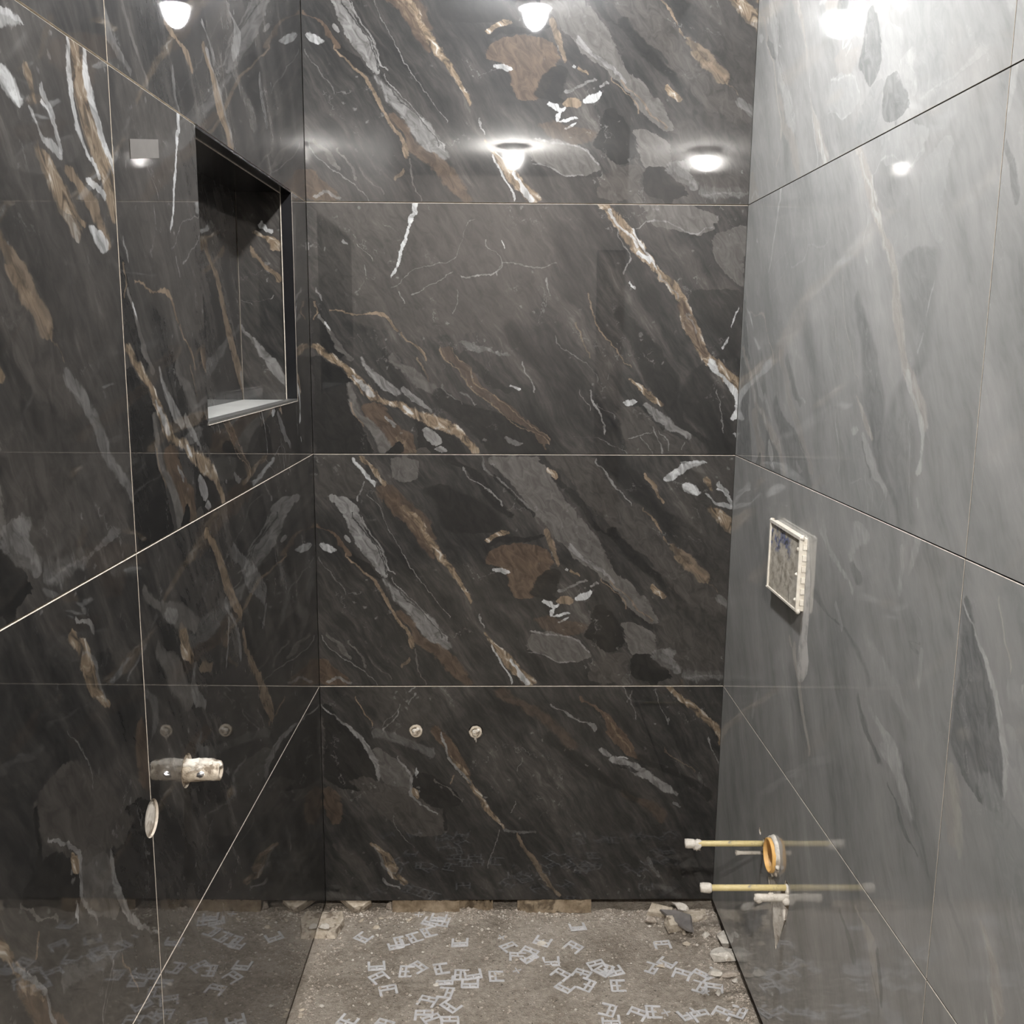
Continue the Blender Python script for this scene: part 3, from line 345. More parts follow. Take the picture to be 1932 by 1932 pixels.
  ('v','DARK',0.35,0.6,[(-0.1967,0.3301,0.0258),(-0.1236,0.2712,0.0271),(-0.0724,0.1997,0.0287),(-0.0381,0.1284,0.0152)]),
  ('v','LIGHT',0.35,0.5,[(0.0251,0.2695,0.0067),(0.0597,0.2767,0.0106),(0.0949,0.2977,0.0065)]),
  ('v','LIGHT',0.6,0.35,[(-0.1006,0.4059,0.0155),(-0.0139,0.5352,0.0136),(0.0559,0.65,0.012)]),
 ],
 'F': [
  ('v','TAN',0.35,0.7,[(0.4694,1.0432,0.0147),(0.5222,1.0158,0.0228),(0.5441,0.9942,0.0286),(0.5555,0.9376,0.0056)]),
  ('v','DARK',0.35,0.6,[(0.4575,0.9444,0.014),(0.4888,0.919,0.0184),(0.5123,0.8745,0.0042)]),
  ('v','DARK',0.35,0.7,[(0.459,1.0618,0.0048),(0.5087,1.0521,0.0082),(0.5395,1.035,0.0034)]),
  ('v','LIGHT',0.35,0.4,[(0.2592,0.8248,0.0066),(0.3545,0.7827,0.0082),(0.4108,0.7398,0.0036)]),
  ('v','DARK',0.35,0.4,[(0.4312,1.0562,0.0034),(0.4694,1.0432,0.0049),(0.5011,1.02,0.0035)]),
 ],
 'I': [
  ('v','TAN',0.35,0.6,[(0.695,0.2111,0.0122),(0.7184,0.1814,0.0128),(0.7387,0.1579,0.0103),(0.7629,0.133,0.0046)]),
  ('v','DARK',0.35,0.7,[(0.6679,0.1747,0.0072),(0.7042,0.1611,0.0059),(0.7303,0.1427,0.0021)]),
  ('v','LIGHT',0.35,0.4,[(0.6994,0.1134,0.0048),(0.7292,0.0857,0.0067),(0.7513,0.0586,0.0035)]),
 ],
 'J': [
  ('v','LIGHT',0.35,0.5,[(0.5296,-0.0112,0.0068),(0.5654,0.0046,0.0099),(0.6129,0.0112,0.0049)]),
  ('v','DARK',0.35,0.6,[(0.4339,0.0451,0.0047),(0.4748,0.0312,0.0096),(0.5187,0.0039,0.0017)]),
 ],
 'N': [
  ('v','TAN',0.35,0.95,[(0.011,0.707,0.0185),(0.0483,0.6759,0.0315),(0.1138,0.62,0.0255),(0.1922,0.5658,0.0201),(0.2659,0.5148,0.0172),(0.3287,0.4515,0.0107)]),
  ('v','LIGHT',0.35,0.8,[(0.011,0.707,0.0069),(0.0358,0.6922,0.0114),(0.0661,0.6786,0.0045)]),
 ],
 'M': [
  ('v','LIGHT',0.35,0.7,[(0.012,0.1967,0.0036),(0.042,0.1733,0.0121),(0.0898,0.1387,0.0133),(0.1313,0.11,0.0072),(0.1726,0.0768,0.0024)]),
  ('v','LIGHT',0.35,0.8,[(0.2174,0.1073,0.0018),(0.2219,0.074,0.0018),(0.2246,0.1374,0.0018),(0.2341,0.1533,0.0018)]),
  ('v','GOLD',0.35,0.9,[(0.3363,0.1711,0.0178),(0.3615,0.1482,0.013),(0.3762,0.1192,0.0059)]),
  ('v','TAN',0.35,0.8,[(0.2668,0.1687,0.0072),(0.3015,0.1402,0.0071),(0.3418,0.112,0.0036)]),
  ('v','WHITE',0.35,0.9,[(0.3707,0.1545,0.0035),(0.3821,0.1407,0.0083),(0.3935,0.1316,0.0035)]),
 ],
}

# ------------------------------------------------------------------ material helpers
class G:
    def __init__(s, name):
        s.m = bpy.data.materials.new(name); s.m.use_nodes = True
        s.t = s.m.node_tree; s.n = s.t.nodes; s.l = s.t.links
        s.b = s.n['Principled BSDF']
    def put(s, sock, v):
        if isinstance(v, bpy.types.NodeSocket): s.l.new(v, sock)
        else:
            if hasattr(sock.default_value, '__len__'):
                v = tuple(v) if hasattr(v, '__len__') else (v,)*len(sock.default_value)
                if len(v) == 3 and len(sock.default_value) == 4: v = v + (1,)
            sock.default_value = v
    def math(s, op, a, b=0.0, c=None, clamp=False):
        n = s.n.new('ShaderNodeMath'); n.operation = op; n.use_clamp = clamp
        s.put(n.inputs[0], a); s.put(n.inputs[1], b)
        if c is not None: s.put(n.inputs[2], c)
        return n.outputs[0]
    def vmath(s, op, a, b=None, sc=None):
        n = s.n.new('ShaderNodeVectorMath'); n.operation = op
        s.put(n.inputs[0], a)
        if b is not None: s.put(n.inputs[1], b)
        if sc is not None: s.put(n.inputs['Scale'], sc)
        return n.outputs[0]
    def noise(s, vec, scale, detail=3, rough=.55, dist=0.0, col=False, dims='3D'):
        n = s.n.new('ShaderNodeTexNoise'); n.noise_dimensions = dims
        s.put(n.inputs['Vector'], vec); n.inputs['Scale'].default_value = scale; n.inputs['Detail'].default_value = detail
        n.inputs['Roughness'].default_value = rough; n.inputs['Distortion'].default_value = dist
        return n.outputs['Color' if col else 'Fac']
    def ramp(s, fac, stops):
        n = s.n.new('ShaderNodeValToRGB'); e = n.color_ramp.elements
        while len(e) < len(stops): e.new(0.5)
        for el, (p, c) in zip(e, stops): el.position = p; el.color = tuple(c)+(1,)
        s.put(n.inputs[0], fac); return n.outputs[0]
    def rng(s, v, a, b, c=0.0, d=1.0, smooth=True):
        n = s.n.new('ShaderNodeMapRange'); n.interpolation_type = 'SMOOTHSTEP' if smooth else 'LINEAR'
        s.put(n.inputs[0], v)
        for i, x in zip((1, 2, 3, 4), (a, b, c, d)): s.put(n.inputs[i], x)
        return n.outputs[0]
    def mix(s, f, a, b):
        n = s.n.new('ShaderNodeMix'); n.data_type = 'RGBA'
        s.put(n.inputs[0], f); s.put(n.inputs[6], a); s.put(n.inputs[7], b); return n.outputs[2]
    def sep(s, v):
        n = s.n.new('ShaderNodeSeparateXYZ'); s.put(n.inputs[0], v); return n.outputs
    def comb(s, x, y, z=0.0):
        n = s.n.new('ShaderNodeCombineXYZ'); s.put(n.inputs[0], x); s.put(n.inputs[1], y); s.put(n.inputs[2], z); return n.outputs[0]
    def coord(s, which='Object'): return s.n.new('ShaderNodeTexCoord').outputs[which]
    def bump(s, h, strength=.3, dist=.002):
        n = s.n.new('ShaderNodeBump'); n.inputs['Strength'].default_value = strength; n.inputs['Distance'].default_value = dist
        s.put(n.inputs['Height'], h); s.l.new(n.outputs[0], s.b.inputs['Normal'])
    def out(s, col, rough=.5, spec=.5, metal=0.0):
        s.put(s.b.inputs['Base Color'], col); s.put(s.b.inputs['Roughness'], rough)
        s.put(s.b.inputs['Specular IOR Level'], spec); s.put(s.b.inputs['Metallic'], metal); return s.m

def set_curve(cv, pts):
    cv.points[0].location = pts[0]; cv.points[-1].location = pts[-1]
    for p in pts[1:-1]: cv.points.new(*p)
    for p in cv.points: p.handle_type = 'AUTO_CLAMPED'

DARK_TONES = dict(
    DARK=((.0065, .0065, .0068), (.0125, .012, .0115)), MID=((.028, .0255, .0232), (.054, .049, .0445)),
    MIDG=((.055, .051, .0472), (.096, .0905, .0845)), LIGHT=((.075, .072, .069), (.185, .181, .177)),
    WHITE=((.17, .17, .168), (.40, .405, .405)), TAN=((.062, .046, .031), (.165, .125, .088)),
    BROWN=((.036, .025, .018), (.078, .055, .038)), LIGHTG=None)
GREY_TONES = dict(
    DARK=((0.146, 0.150, 0.146), (0.229, 0.232, 0.227)), MID=((0.254, 0.259, 0.254), (0.313, 0.313, 0.306)), MIDG=((0.313, 0.313, 0.308), (0.373, 0.373, 0.362)),
    LIGHT=((0.367, 0.365, 0.354), (0.486, 0.482, 0.467)), WHITE=((0.400, 0.400, 0.389), (0.508, 0.502, 0.486)),
    TAN=((0.389, 0.362, 0.329), (0.475, 0.448, 0.410)), BROWN=((0.324, 0.308, 0.286), (0.373, 0.351, 0.324)), LIGHTG=((0.389, 0.378, 0.340), (0.454, 0.437, 0.400)))

NU, NV = 6, 3                      # a printed tile is cut into 6 x 3 fields; each field's shader only holds the veins that cross it
def crosses(st, cell):
    if cell is None: return True
    ax, tn, soft, alpha, pts = st; i, j = cell; mg = .035+max(p[2] for p in pts)*min(soft, .6)
    a0, a1 = pts[0][0]-mg, pts[-1][0]+mg; b0, b1 = min(p[1]-p[2] for p in pts)-mg, max(p[1]+p[2] for p in pts)+mg
    if ax == 'v': a0, a1, b0, b1 = b0, b1, a0, a1
    lo = lambda k, n, d: -9 if k == 0 else k*d
    hi = lambda k, n, d: 9 if k == n-1 else (k+1)*d
    return a1 > lo(i, NU, 1.2/NU) and a0 < hi(i, NU, 1.2/NU) and b1 > lo(j, NV, .6/NV) and b0 < hi(j, NV, .6/NV)
def printed(name, pr, grey, seed): return [marble(name+'_%d_%d' % (i, j), pr, grey, seed, (i, j)) for j in range(NV) for i in range(NU)]

def marble(name, prints, grey, seed, cell=None):
    strokes = [st for pr in prints for st in PRINTS[pr] if crosses(st, cell) and (grey or st[1] != 'LIGHTG')]
    g = G(name)
    uvn = g.n.new('ShaderNodeUVMap'); uvn.uv_map = 'tile'
    uv = uvn.outputs[0]
    uvs = g.vmath('ADD', uv, (seed*3.17, seed*1.71, 0))
    # jagged natural edges: two octaves of warp
    w1 = g.vmath('SUBTRACT', g.noise(uvs, 9, 2, .5, col=True, dims='2D'), (.5, .5, .5))
    w2 = g.vmath('SUBTRACT', g.noise(uvs, 55, 3, .6, col=True, dims='2D'), (.5, .5, .5))
    wp = g.vmath('ADD', g.vmath('SCALE', w1, sc=.016 if not grey else .02), g.vmath('SCALE', w2, sc=.011 if not grey else .008))
    p = g.vmath('ADD', uv, wp)
    o = g.sep(p); pu, pv = o[0], o[1]
    # grain running down to the right
    q = g.vmath('ADD', uvs, g.vmath('SCALE', w1, sc=.03))
    qs = g.sep(q); ca, sa = math.cos(math.radians(-56)), math.sin(math.radians(-56))
    al = g.math('ADD', g.math('MULTIPLY', qs[0], ca), g.math('MULTIPLY', qs[1], sa))
    ac = g.math('SUBTRACT', g.math('MULTIPLY', qs[1], ca), g.math('MULTIPLY', qs[0], sa))
    st = g.comb(g.math('MULTIPLY', al, 1.7 if grey else 2.2), g.math('MULTIPLY', ac, 10 if grey else 19))
    streak = g.noise(st, 1.0, 5, .62, .25, dims='2D')
    cloud = g.noise(q, 5.0, 3, .6, .3, dims='2D')
    fine = g.noise(g.comb(g.math('MULTIPLY', al, 22), g.math('MULTIPLY', ac, 90)), 1.0, 3, .65, .2, dims='2D')
    v = g.math('ADD', g.math('MULTIPLY', streak, .62), g.math('MULTIPLY', cloud, .38))
    v = g.math('ADD', v, g.math('MULTIPLY', g.math('SUBTRACT', fine, .5), .20 if grey else .30))
    if grey:
        base = g.ramp(v, [(.28, (.205, .206, .200)), (.40, (.268, .268, .261)), (.51, (.312, .310, .302)), (.62, (.352, .348, .338)), (.75, (.425, .419, .405))])
        tones = GREY_TONES
    else:
        base = g.ramp(v, [(.30, (.0085, .0085, .0088)), (.42, (.0165, .0160, .0156)), (.52, (.0265, .0250, .0237)), (.62, (.042, .0385, .0355)), (.74, (.085, .079, .073))])
        tones = DARK_TONES
    # palette of sockets shared by all strokes
    mot = g.noise(g.comb(g.math('MULTIPLY', al, 26), g.math('MULTIPLY', ac, 62)), 1.0, 3, .65, .6, dims='2D')
    t01 = g.rng(mot, .33, .67, 0, 1, False)
    pal = {}
    def tone(k):
        if k not in pal:
            if k == 'GOLD':
                if grey: pal[k] = g.ramp(mot, [(.3, (.33, .31, .285)), (.5, (.40, .375, .345)), (.7, (.47, .45, .42))])
                else: pal[k] = g.ramp(mot, [(.28, (.026, .021, .017)), (.40, (.080, .060, .040)), (.52, (.150, .112, .075)), (.62, (.21, .172, .13)), (.72, (.36, .335, .30))])
            else:
                a, b = tones[k] or GREY_TONES['LIGHTG']; pal[k] = g.mix(t01, a, b)
        return pal[k]
    col = base
    for tn in sorted({st_[1] for st_ in strokes} | {'LIGHT'}): tone(tn)
    rag = g.math('SUBTRACT', g.math('ADD', g.math('MULTIPLY', mot, .55), g.math('MULTIPLY', fine, .45)), .5)
    for ax, tn, soft, alpha, pts in strokes:
        ws = [q_[2] for q_ in pts]; mw = sum(ws)/len(ws)
        sd = min(max(.0009, soft*mw), .03)
        if grey: sd = min(max(.0035, sd*1.7), .035); alpha = alpha*(.75 if prints in ('A', 'B') else 1.0)
        cap = max(.004, sd*1.5); rg = min(.030, mw*1.5); off = -sd*1.6-rg*.5
        a0, a1 = pts[0][0], pts[-1][0]
        xs = [(a0-cap, pts[0][1], off)] + list(pts) + [(a1+cap, pts[-1][1], off)]
        par, oth = (pv, pu) if ax == 'v' else (pu, pv)
        so = []
        for j in (1, 2):
            cv = g.n.new('ShaderNodeFloatCurve'); mp = cv.mapping; mp.use_clip = False; mp.extend = 'HORIZONTAL'
            set_curve(mp.curves[0], [(x[0], x[j]) for x in xs]); mp.update()
            g.put(cv.inputs['Value'], par); cv.inputs['Factor'].default_value = 1.0; so.append(cv.outputs[0])
        d = g.math('ABSOLUTE', g.math('SUBTRACT', oth, so[0]))
        t = g.math('SUBTRACT', g.math('MULTIPLY_ADD', rag, rg, so[1]), d)
        m = g.rng(t, -sd*.5, sd, 0, alpha)
        col = g.mix(m, col, tone(tn))
    # hairline cracks and flecks
    vo = g.n.new('ShaderNodeTexVoronoi'); vo.voronoi_dimensions = '2D'; vo.feature = 'DISTANCE_TO_EDGE'
    g.put(vo.inputs['Vector'], g.vmath('ADD', q, g.vmath('SCALE', w2, sc=.05))); vo.inputs['Scale'].default_value = 6.5
    cr = g.math('MULTIPLY', g.rng(vo.outputs['Distance'], 0, .018, 1, 0), g.rng(cloud, .48, .62, 0, .38 if not grey else .2))
    cr = g.math('MULTIPLY', cr, g.rng(mot, .42, .6, 0, 1))
    col = g.mix(cr, col, tone('LIGHT'))
    vf = g.n.new('ShaderNodeTexVoronoi'); vf.voronoi_dimensions = '2D'
    g.put(vf.inputs['Vector'], g.vmath('ADD', uvs, g.vmath('SCALE', w2, sc=.02))); vf.inputs['Scale'].default_value = 34
    fl = g.math('MULTIPLY', g.rng(vf.outputs['Distance'], .05, .16, 1, 0), g.math('GREATER_THAN', g.sep(vf.outputs['Color'])[0], .80))
    fl = g.math('MULTIPLY', fl, g.rng(cloud, .45, .6, 0, .5 if not grey else .2))
    col = g.mix(fl, col, tone('LIGHT'))
    b = g.b
    g.out(col, .5 if not grey else .6, .15 if not grey else .06)
    b.inputs['Coat Weight'].default_value = 1.0; b.inputs['Coat Roughness'].default_value = .022 if not grey else .05; b.inputs['Coat IOR'].default_value = 1.5
    return g.m

def rough_mat(name, c1, c2, scale=60, rough=.85, bump=.4, bd=.002, c3=None, cs=8, spec=.3):
    g = G(name); co = g.coord()
    n = g.noise(co, scale, 5, .65); f = g.rng(n, .35, .65, 0, 1, False)
    col = g.mix(f, c1, c2)
    if c3: col = g.mix(g.rng(g.noise(co, cs, 4, .6, .4), .52, .66), col, c3)
    g.out(col, rough, spec); g.bump(n, bump, bd); return g.m

def smooth_mat(name, col, rough=.4, metal=0.0, var=.12, scale=30, spec=.5):
    g = G(name); n = g.noise(g.coord(), scale, 4)
    c = g.mix(g.rng(n, .35, .65, 0, 1, False), tuple(x*(1-var) for x in col), tuple(min(1, x*(1+var)) for x in col))
    return g.out(c, rough, spec, metal)

M = {}
M['A'] = printed('dark_marble_first_print', 'A', False, 1); M['B'] = printed('dark_marble_second_print', 'B', False, 2)
M['C'] = printed('dark_marble_third_print', 'C', False, 3); M['D'] = marble('dark_marble_fourth_print', 'D', False, 4)
M['G'] = marble('dark_marble_fifth_print', 'G', False, 6); M['P'] = marble('dark_marble_plain', '', False, 7)
M['N'] = marble('niche_back_print', 'N', False, 8); M['M'] = marble('niche_side_print', 'M', False, 9)
M['gA'] = printed('grey_marble_first_print', 'A', True, 1); M['gB'] = printed('grey_marble_second_print', 'B', True, 2)
M['gC'] = printed('grey_marble_third_print', 'C', True, 3); M['gE'] = printed('grey_marble_fourth_print', 'E', True, 5)
M['gF'] = marble('grey_marble_fifth_print', 'F', True, 6); M['gI'] = marble('grey_marble_sixth_print', 'I', True, 7)
M['gJ'] = marble('grey_marble_seventh_print', 'J', True, 8)
M['body'] = rough_mat('porcelain_body', (.42, .37, .31), (.60, .54, .47), 90, .8, .2, .001)
M['greyedge'] = rough_mat('grey_porcelain_edge', (.060, .052, .048), (.10, .088, .08), 90, .8, .2, .001)
M['mortar'] = rough_mat('tile_adhesive', (.30, .27, .24), (.42, .39, .35), 40, .9, .6, .004)
M['plaster'] = rough_mat('cream_plaster', (.40, .335, .255), (.60, .53, .44), 55, .9, .9, .004, (.20, .16, .12), 40)
M['white_plaster'] = rough_mat('white_plaster', (.50, .455, .395), (.66, .62, .56), 60, .9, .8, .003, (.36, .31, .255), 45)
M['wallpaint'] = rough_mat('bare_wall_render', (.26, .235, .215), (.32, .29, .27), 12, .9, .3, .003)
M['ceiling'] = rough_mat('ceiling_board', (.44, .44, .435), (.50, .50, .495), 8, .9, .15, .002)
M['blacktrim'] = smooth_mat('black_metal_trim', (.008, .008, .009), .22, 0.0, .2, 20)
M['sill'] = smooth_mat('pale_grey_sill', (.42, .42, .40), .35, 0.0, .06, 9)
M['sillmetal'] = smooth_mat('brushed_sill_edge', (.35, .35, .34), .3, .8, .1, 60)
M['yellow'] = rough_mat('yellow_pipe', (.50, .40, .18), (.62, .52, .27), 35, .5, .15, .001, (.25, .22, .17), 45, .5)
M['orange'] = smooth_mat('orange_drain', (.72, .42, .14), .45, 0.0, .08, 25)
M['clip'] = smooth_mat('grey_clip_plastic', (.56, .55, .555), .5, 0.0, .1, 60)
M['wood'] = rough_mat('wood_batten', (.17, .125, .08), (.34, .27, .19), 30, .9, .7, .004, (.10, .075, .05), 22)
M['patch'] = smooth_mat('beige_patch', (.115, .107, .099), .6, 0.0, .06, 50)
M['stone'] = rough_mat('rubble_stone', (.28, .235, .19), (.56, .49, .42), 70, .95, .7, .003)
M['shard'] = rough_mat('shard_glaze', (.14, .13, .12), (.22, .20, .19), 20, .35, .1, .001)
M['dark'] = rough_mat('painted_recess_shade', (.015, .013, .012), (.03, .026, .022), 50, .95, .5, .003)  # near-black colour standing in for the shade inside holes
M['door'] = smooth_mat('dark_door', (.09, .065, .05), .4, 0.0, .2, 12)
M['brass'] = smooth_mat('chrome_fitting', (.55, .55, .56), .25, 1.0, .2, 40)
def floor_mat():
    g = G('dusty_concrete'); co = g.coord()
    a = g.noise(co, 5, 5, .6, .3); b_ = g.noise(co, 70, 5, .7); c = g.noise(co, 260, 3, .7)
    col = g.ramp(g.math('ADD', g.math('MULTIPLY', a, .55), g.math('MULTIPLY', b_, .45)), [(.34, (.185, .154, .122)), (.46, (.33, .284, .232)), (.58, (.46, .405, .342)), (.70, (.58, .52, .45))])
    sp = g.rng(c, .66, .74); col = g.mix(g.math('MULTIPLY', sp, .8), col, (.6, .55, .48))
    dk = g.rng(g.noise(co, 130, 2, .5), .66, .72); col = g.mix(g.math('MULTIPLY', dk, .7), col, (.06, .05, .04))
    g.out(col, .95, .2); g.bump(g.math('ADD', b_, g.math('MULTIPLY', c, .5)), 1.0, .010); return g.m
M['floor'] = floor_mat()
def box_mat():
    g = G('dirty_box_face'); co = g.coord('UV'); o = g.sep(co)
    n = g.noise(co, 7, 5, .65, .5); col = g.ramp(n, [(.35, (.30, .265, .215)), (.5, (.48, .44, .37)), (.65, (.60, .56, .49))])
    m = g.math('MULTIPLY', g.rng(g.noise(co, 5.5, 3, .6, .3), .44, .56), g.math('MULTIPLY', g.rng(o[1], .55, .68), g.rng(o[0], .80, .55)))
    col = g.mix(m, col, g.ramp(g.noise(g.vmath('ADD', co, (3, 1, 0)), 9, 2), [(.4, (.09, .09, .09)), (.5, (.16, .18, .33)), (.62, (.24, .24, .20))]))
    st = g.math('MULTIPLY', g.rng(g.noise(g.vmath('MULTIPLY', co, (9, 1.6, 1)), 1.3, 4, .6), .54, .66), g.rng(o[1], .7, .4))
    col = g.mix(g.math('MULTIPLY', st, .7), col, (.17, .15, .12))
    g.out(col, .6, .4); g.bump(n, .3, .002); return g.m
M['boxface'] = box_mat()
M['boxplastic'] = rough_mat('box_plastic', (.62, .57, .49), (.74, .70, .62), 60, .55, .25, .001)
def smear_mat():
    g = G('plaster_smear'); g.out((.62, .60, .57), .6, .3)
    n = g.noise(g.coord(), 26, 4, .6); g.put(g.b.inputs['Alpha'], g.rng(n, .25, .6, .45, .85)); return g.m
M['smear'] = smear_mat()
def bulb_mat(name, col, k):
    g = G(name); g.out((1, 1, 1), .3); g.put(g.b.inputs['Emission Color'], col); g.b.inputs['Emission Strength'].default_value = LAMP_STRENGTH*k; return g.m
M['bulb0'] = bulb_mat('lit_bulb_cool', LAMP_COOL, .55); M['bulb1'] = bulb_mat('lit_bulb_warm', LAMP_WARM, 1.85)
M['lampbase'] = smooth_mat('lamp_base_shade', (.7, .7, .69), .4)

# ------------------------------------------------------------------ object helpers
def link(name, bm, mats, parent=None, smooth=False):
    me = bpy.data.meshes.new(name); bm.normal_update(); bm.to_mesh(me); bm.free()
    for m in (mats if isinstance(mats, (list, tuple)) else [mats]): me.materials.append(m)
    if smooth:
        for p in me.polygons: p.use_smooth = True
    o = bpy.data.objects.new(name, me); COL.objects.link(o)
    if parent: o.parent = parent
    return o
def tag(o, label, cat, group=None):
    o['label'] = label; o['category'] = cat
    if group: o['group'] = group
    return o
def empty(name, loc, label=None, cat=None, group=None):
    o = bpy.data.objects.new(name, None); COL.objects.link(o); o.location = loc; o.empty_display_size = .03
    if label: tag(o, label, cat, group)
    return o
def struct(o): o['kind'] = 'structure'; return o
def add_box(bm, lo, hi, f=None, mi=0):
    vs = []
    for x in (lo[0], hi[0]):
        for y in (lo[1], hi[1]):
            for z in (lo[2], hi[2]):
                p_ = (x, y, z); vs.append(bm.verts.new(f(*p_) if f else p_))
    for q in ((0, 1, 3, 2), (4, 6, 7, 5), (0, 4, 5, 1), (2, 3, 7, 6), (0, 2, 6, 4), (1, 5, 7, 3)):
        fc = bm.faces.new([vs[i] for i in q]); fc.material_index = mi
    return vs
def fix(bm): bmesh.ops.recalc_face_normals(bm, faces=bm.faces[:])

# wall frames: (along, height, out of the wall) -> world
BYAW = .015                        # the back wall is not quite square to the side walls
def back_pt(x, z, d=0.0): return Vector((x+BYAW*d, BYAW*(x-.5)-d, z))
def left_pt(s, z, d=0.0): return Vector((d, -s, z))
W0, AR, BR = 1.04762, .02231, .00915
NR = Vector((-1, -AR, BR)).normalized()
def right_pt(s, z, d=0.0): return Vector((W0+AR*s+BR*(z-Z0), -s, z)) + NR*d

TH = .010
CH = .0008
def inset(lp, c):
    n = len(lp); ar = sum(lp[i][0]*lp[(i+1) % n][1]-lp[(i+1) % n][0]*lp[i][1] for i in range(n)); sg = 1 if ar > 0 else -1; out = []
    for i in range(n):
        p0, p1, p2 = (Vector(lp[(i+k) % n]) for k in (-1, 0, 1)); e1, e2 = (p1-p0), (p2-p1)
        e1 = e1.normalized() if e1.length > 1e-7 else e2.normalized(); e2 = e2.normalized() if e2.length > 1e-7 else e1
        n1, n2 = Vector((-e1.y, e1.x))*sg, Vector((-e2.y, e2.x))*sg; m = n1+n2
        m = m/max(.4, 1+n1.dot(n2)); out.append((p1.x+m.x*c, p1.y+m.y*c))
    return out
def make_tile(frame, outer, holes, uvf, mat, parent, d0=0.0, arris='all'):
    """porcelain tile: polygon outline with cut-outs, glazed face, arris and biscuit edges"""
    mats = M[mat] if isinstance(M[mat], list) else [M[mat]]; nb = len(mats)
    inn = inset(outer, CH)
    if arris != 'all':
        zt = max(z for s, z in outer); inn = [(a, (zb if arris == 'top' and z > zt-.003 else z)) for (a, z), (_, zb) in zip(outer, inn)]
    loops = [inn]+list(holes); flat = [p for lp in loops for p in lp]
    cb = bmesh.new(); vs = [cb.verts.new((s, z, 0)) for s, z in flat]
    for t in tessellate_polygon([[Vector((s, z, 0)) for s, z in lp] for lp in loops]):
        try: cb.faces.new([vs[i] for i in t])
        except ValueError: pass
    if nb > 1:
        o_, ds, dz = uvf(0, 0), uvf(1, 0), uvf(0, 1)
        du, dv = ds[0]-o_[0], dz[1]-o_[1]
        for k in range(-1, NU+2):
            if k not in (0, NU): bmesh.ops.bisect_plane(cb, geom=cb.verts[:]+cb.edges[:]+cb.faces[:], plane_co=((k*1.2/NU-o_[0])/du, 0, 0), plane_no=(1, 0, 0))
        for k in range(1, NV): bmesh.ops.bisect_plane(cb, geom=cb.verts[:]+cb.edges[:]+cb.faces[:], plane_co=(0, (k*.6/NV-o_[1])/dv, 0), plane_no=(0, 1, 0))
    bm = bmesh.new(); uvl = bm.loops.layers.uv.new('tile'); nrm = frame(0, 1, 1)-frame(0, 1, 0)
    mp = {v: bm.verts.new(frame(v.co.x, v.co.y, d0)) for v in cb.verts}
    for f in cb.faces:
        q = [mp[v] for v in f.verts]; nf = bm.faces.new(q); nf.normal_update()
        u, v = uvf(*f.calc_center_median().xy)
        if nb > 1: nf.material_index = min(NU-1, max(0, int(u/1.2*NU)))+NU*min(NV-1, max(0, int(v/.6*NV)))
        cs = {mp[v_]: uvf(v_.co.x, v_.co.y) for v_ in f.verts}
        if nf.normal.dot(nrm) < 0: nf.normal_flip()
        for l in nf.loops: l[uvl].uv = cs[l.vert]
    cb.free()
    def strip(la, da, lb, db, mi):
        n = len(la); va = [bm.verts.new(frame(s, z, d0+da)) for s, z in la]; vb = [bm.verts.new(frame(s, z, d0+db)) for s, z in lb]
        c = sum((v.co for v in va), Vector())/n
        for i in range(n):
            j = (i+1) % n
            try: f = bm.faces.new((va[i], va[j], vb[j], vb[i]))
            except ValueError: continue
            f.material_index = mi
    strip(inn, 0, outer, -CH, nb); strip(outer, -CH, outer, -TH, nb+1)
    for h in holes: strip(h, 0, h, -TH, nb)
    return link('tile', bm, mats+[M['body'], M['greyedge'] if mat[0] == 'g' else M['body']], parent)
def rect(a, b_, c, d): return [(a, c), (b_, c), (b_, d), (a, d)]
def circ(s, z, r, n=20, a0=0, a1=360): return [(s+r*math.cos(math.radians(a0+(a1-a0)*i/n)), z+r*math.sin(math.radians(a0+(a1-a0)*i/n))) for i in range(n if a1-a0 == 360 else n+1)]

J = .0011                                          # half a joint
ROWS = [(Z0+.6, 1), (Z0, 2), (Z0-.6, 3), (Z0-1.2, 4)]   # bottom of each course
CEIL = 2.582
FRONT = -4.3

# ------------------------------------------------------------------ the room
bm = bmesh.new(); add_box(bm, (-.2, .012, .055), (1.3, .16, CEIL), lambda x, y, z: back_pt(x, z, -y)); add_box(bm, (-.2, .07, -.05), (1.3, .16, .055), lambda x, y, z: back_pt(x, z, -y)); fix(bm)
wall_back = struct(link('wall_back', bm, M['mortar']))
plug_holes = [(.246, Z0-.721, .0175), (.401, Z0-.724, .0185)]
for z, r in ROWS:
    pr = {1: 'A', 2: 'B', 3: 'A', 4: 'C'}[r]
    top = CEIL-.002 if r == 1 else z+.6-J
    wr = lambda zz: W0+BR*(zz-Z0)-.0012
    out = [(.0012, z+J), (wr(z), z+J), (wr(top), top), (.0012, top)]
    make_tile(back_pt, out, [circ(a, b_, c) for a, b_, c in plug_holes] if r == 4 else [], lambda s, zz, z=z: (s, zz-z), pr, wall_back, arris='top')

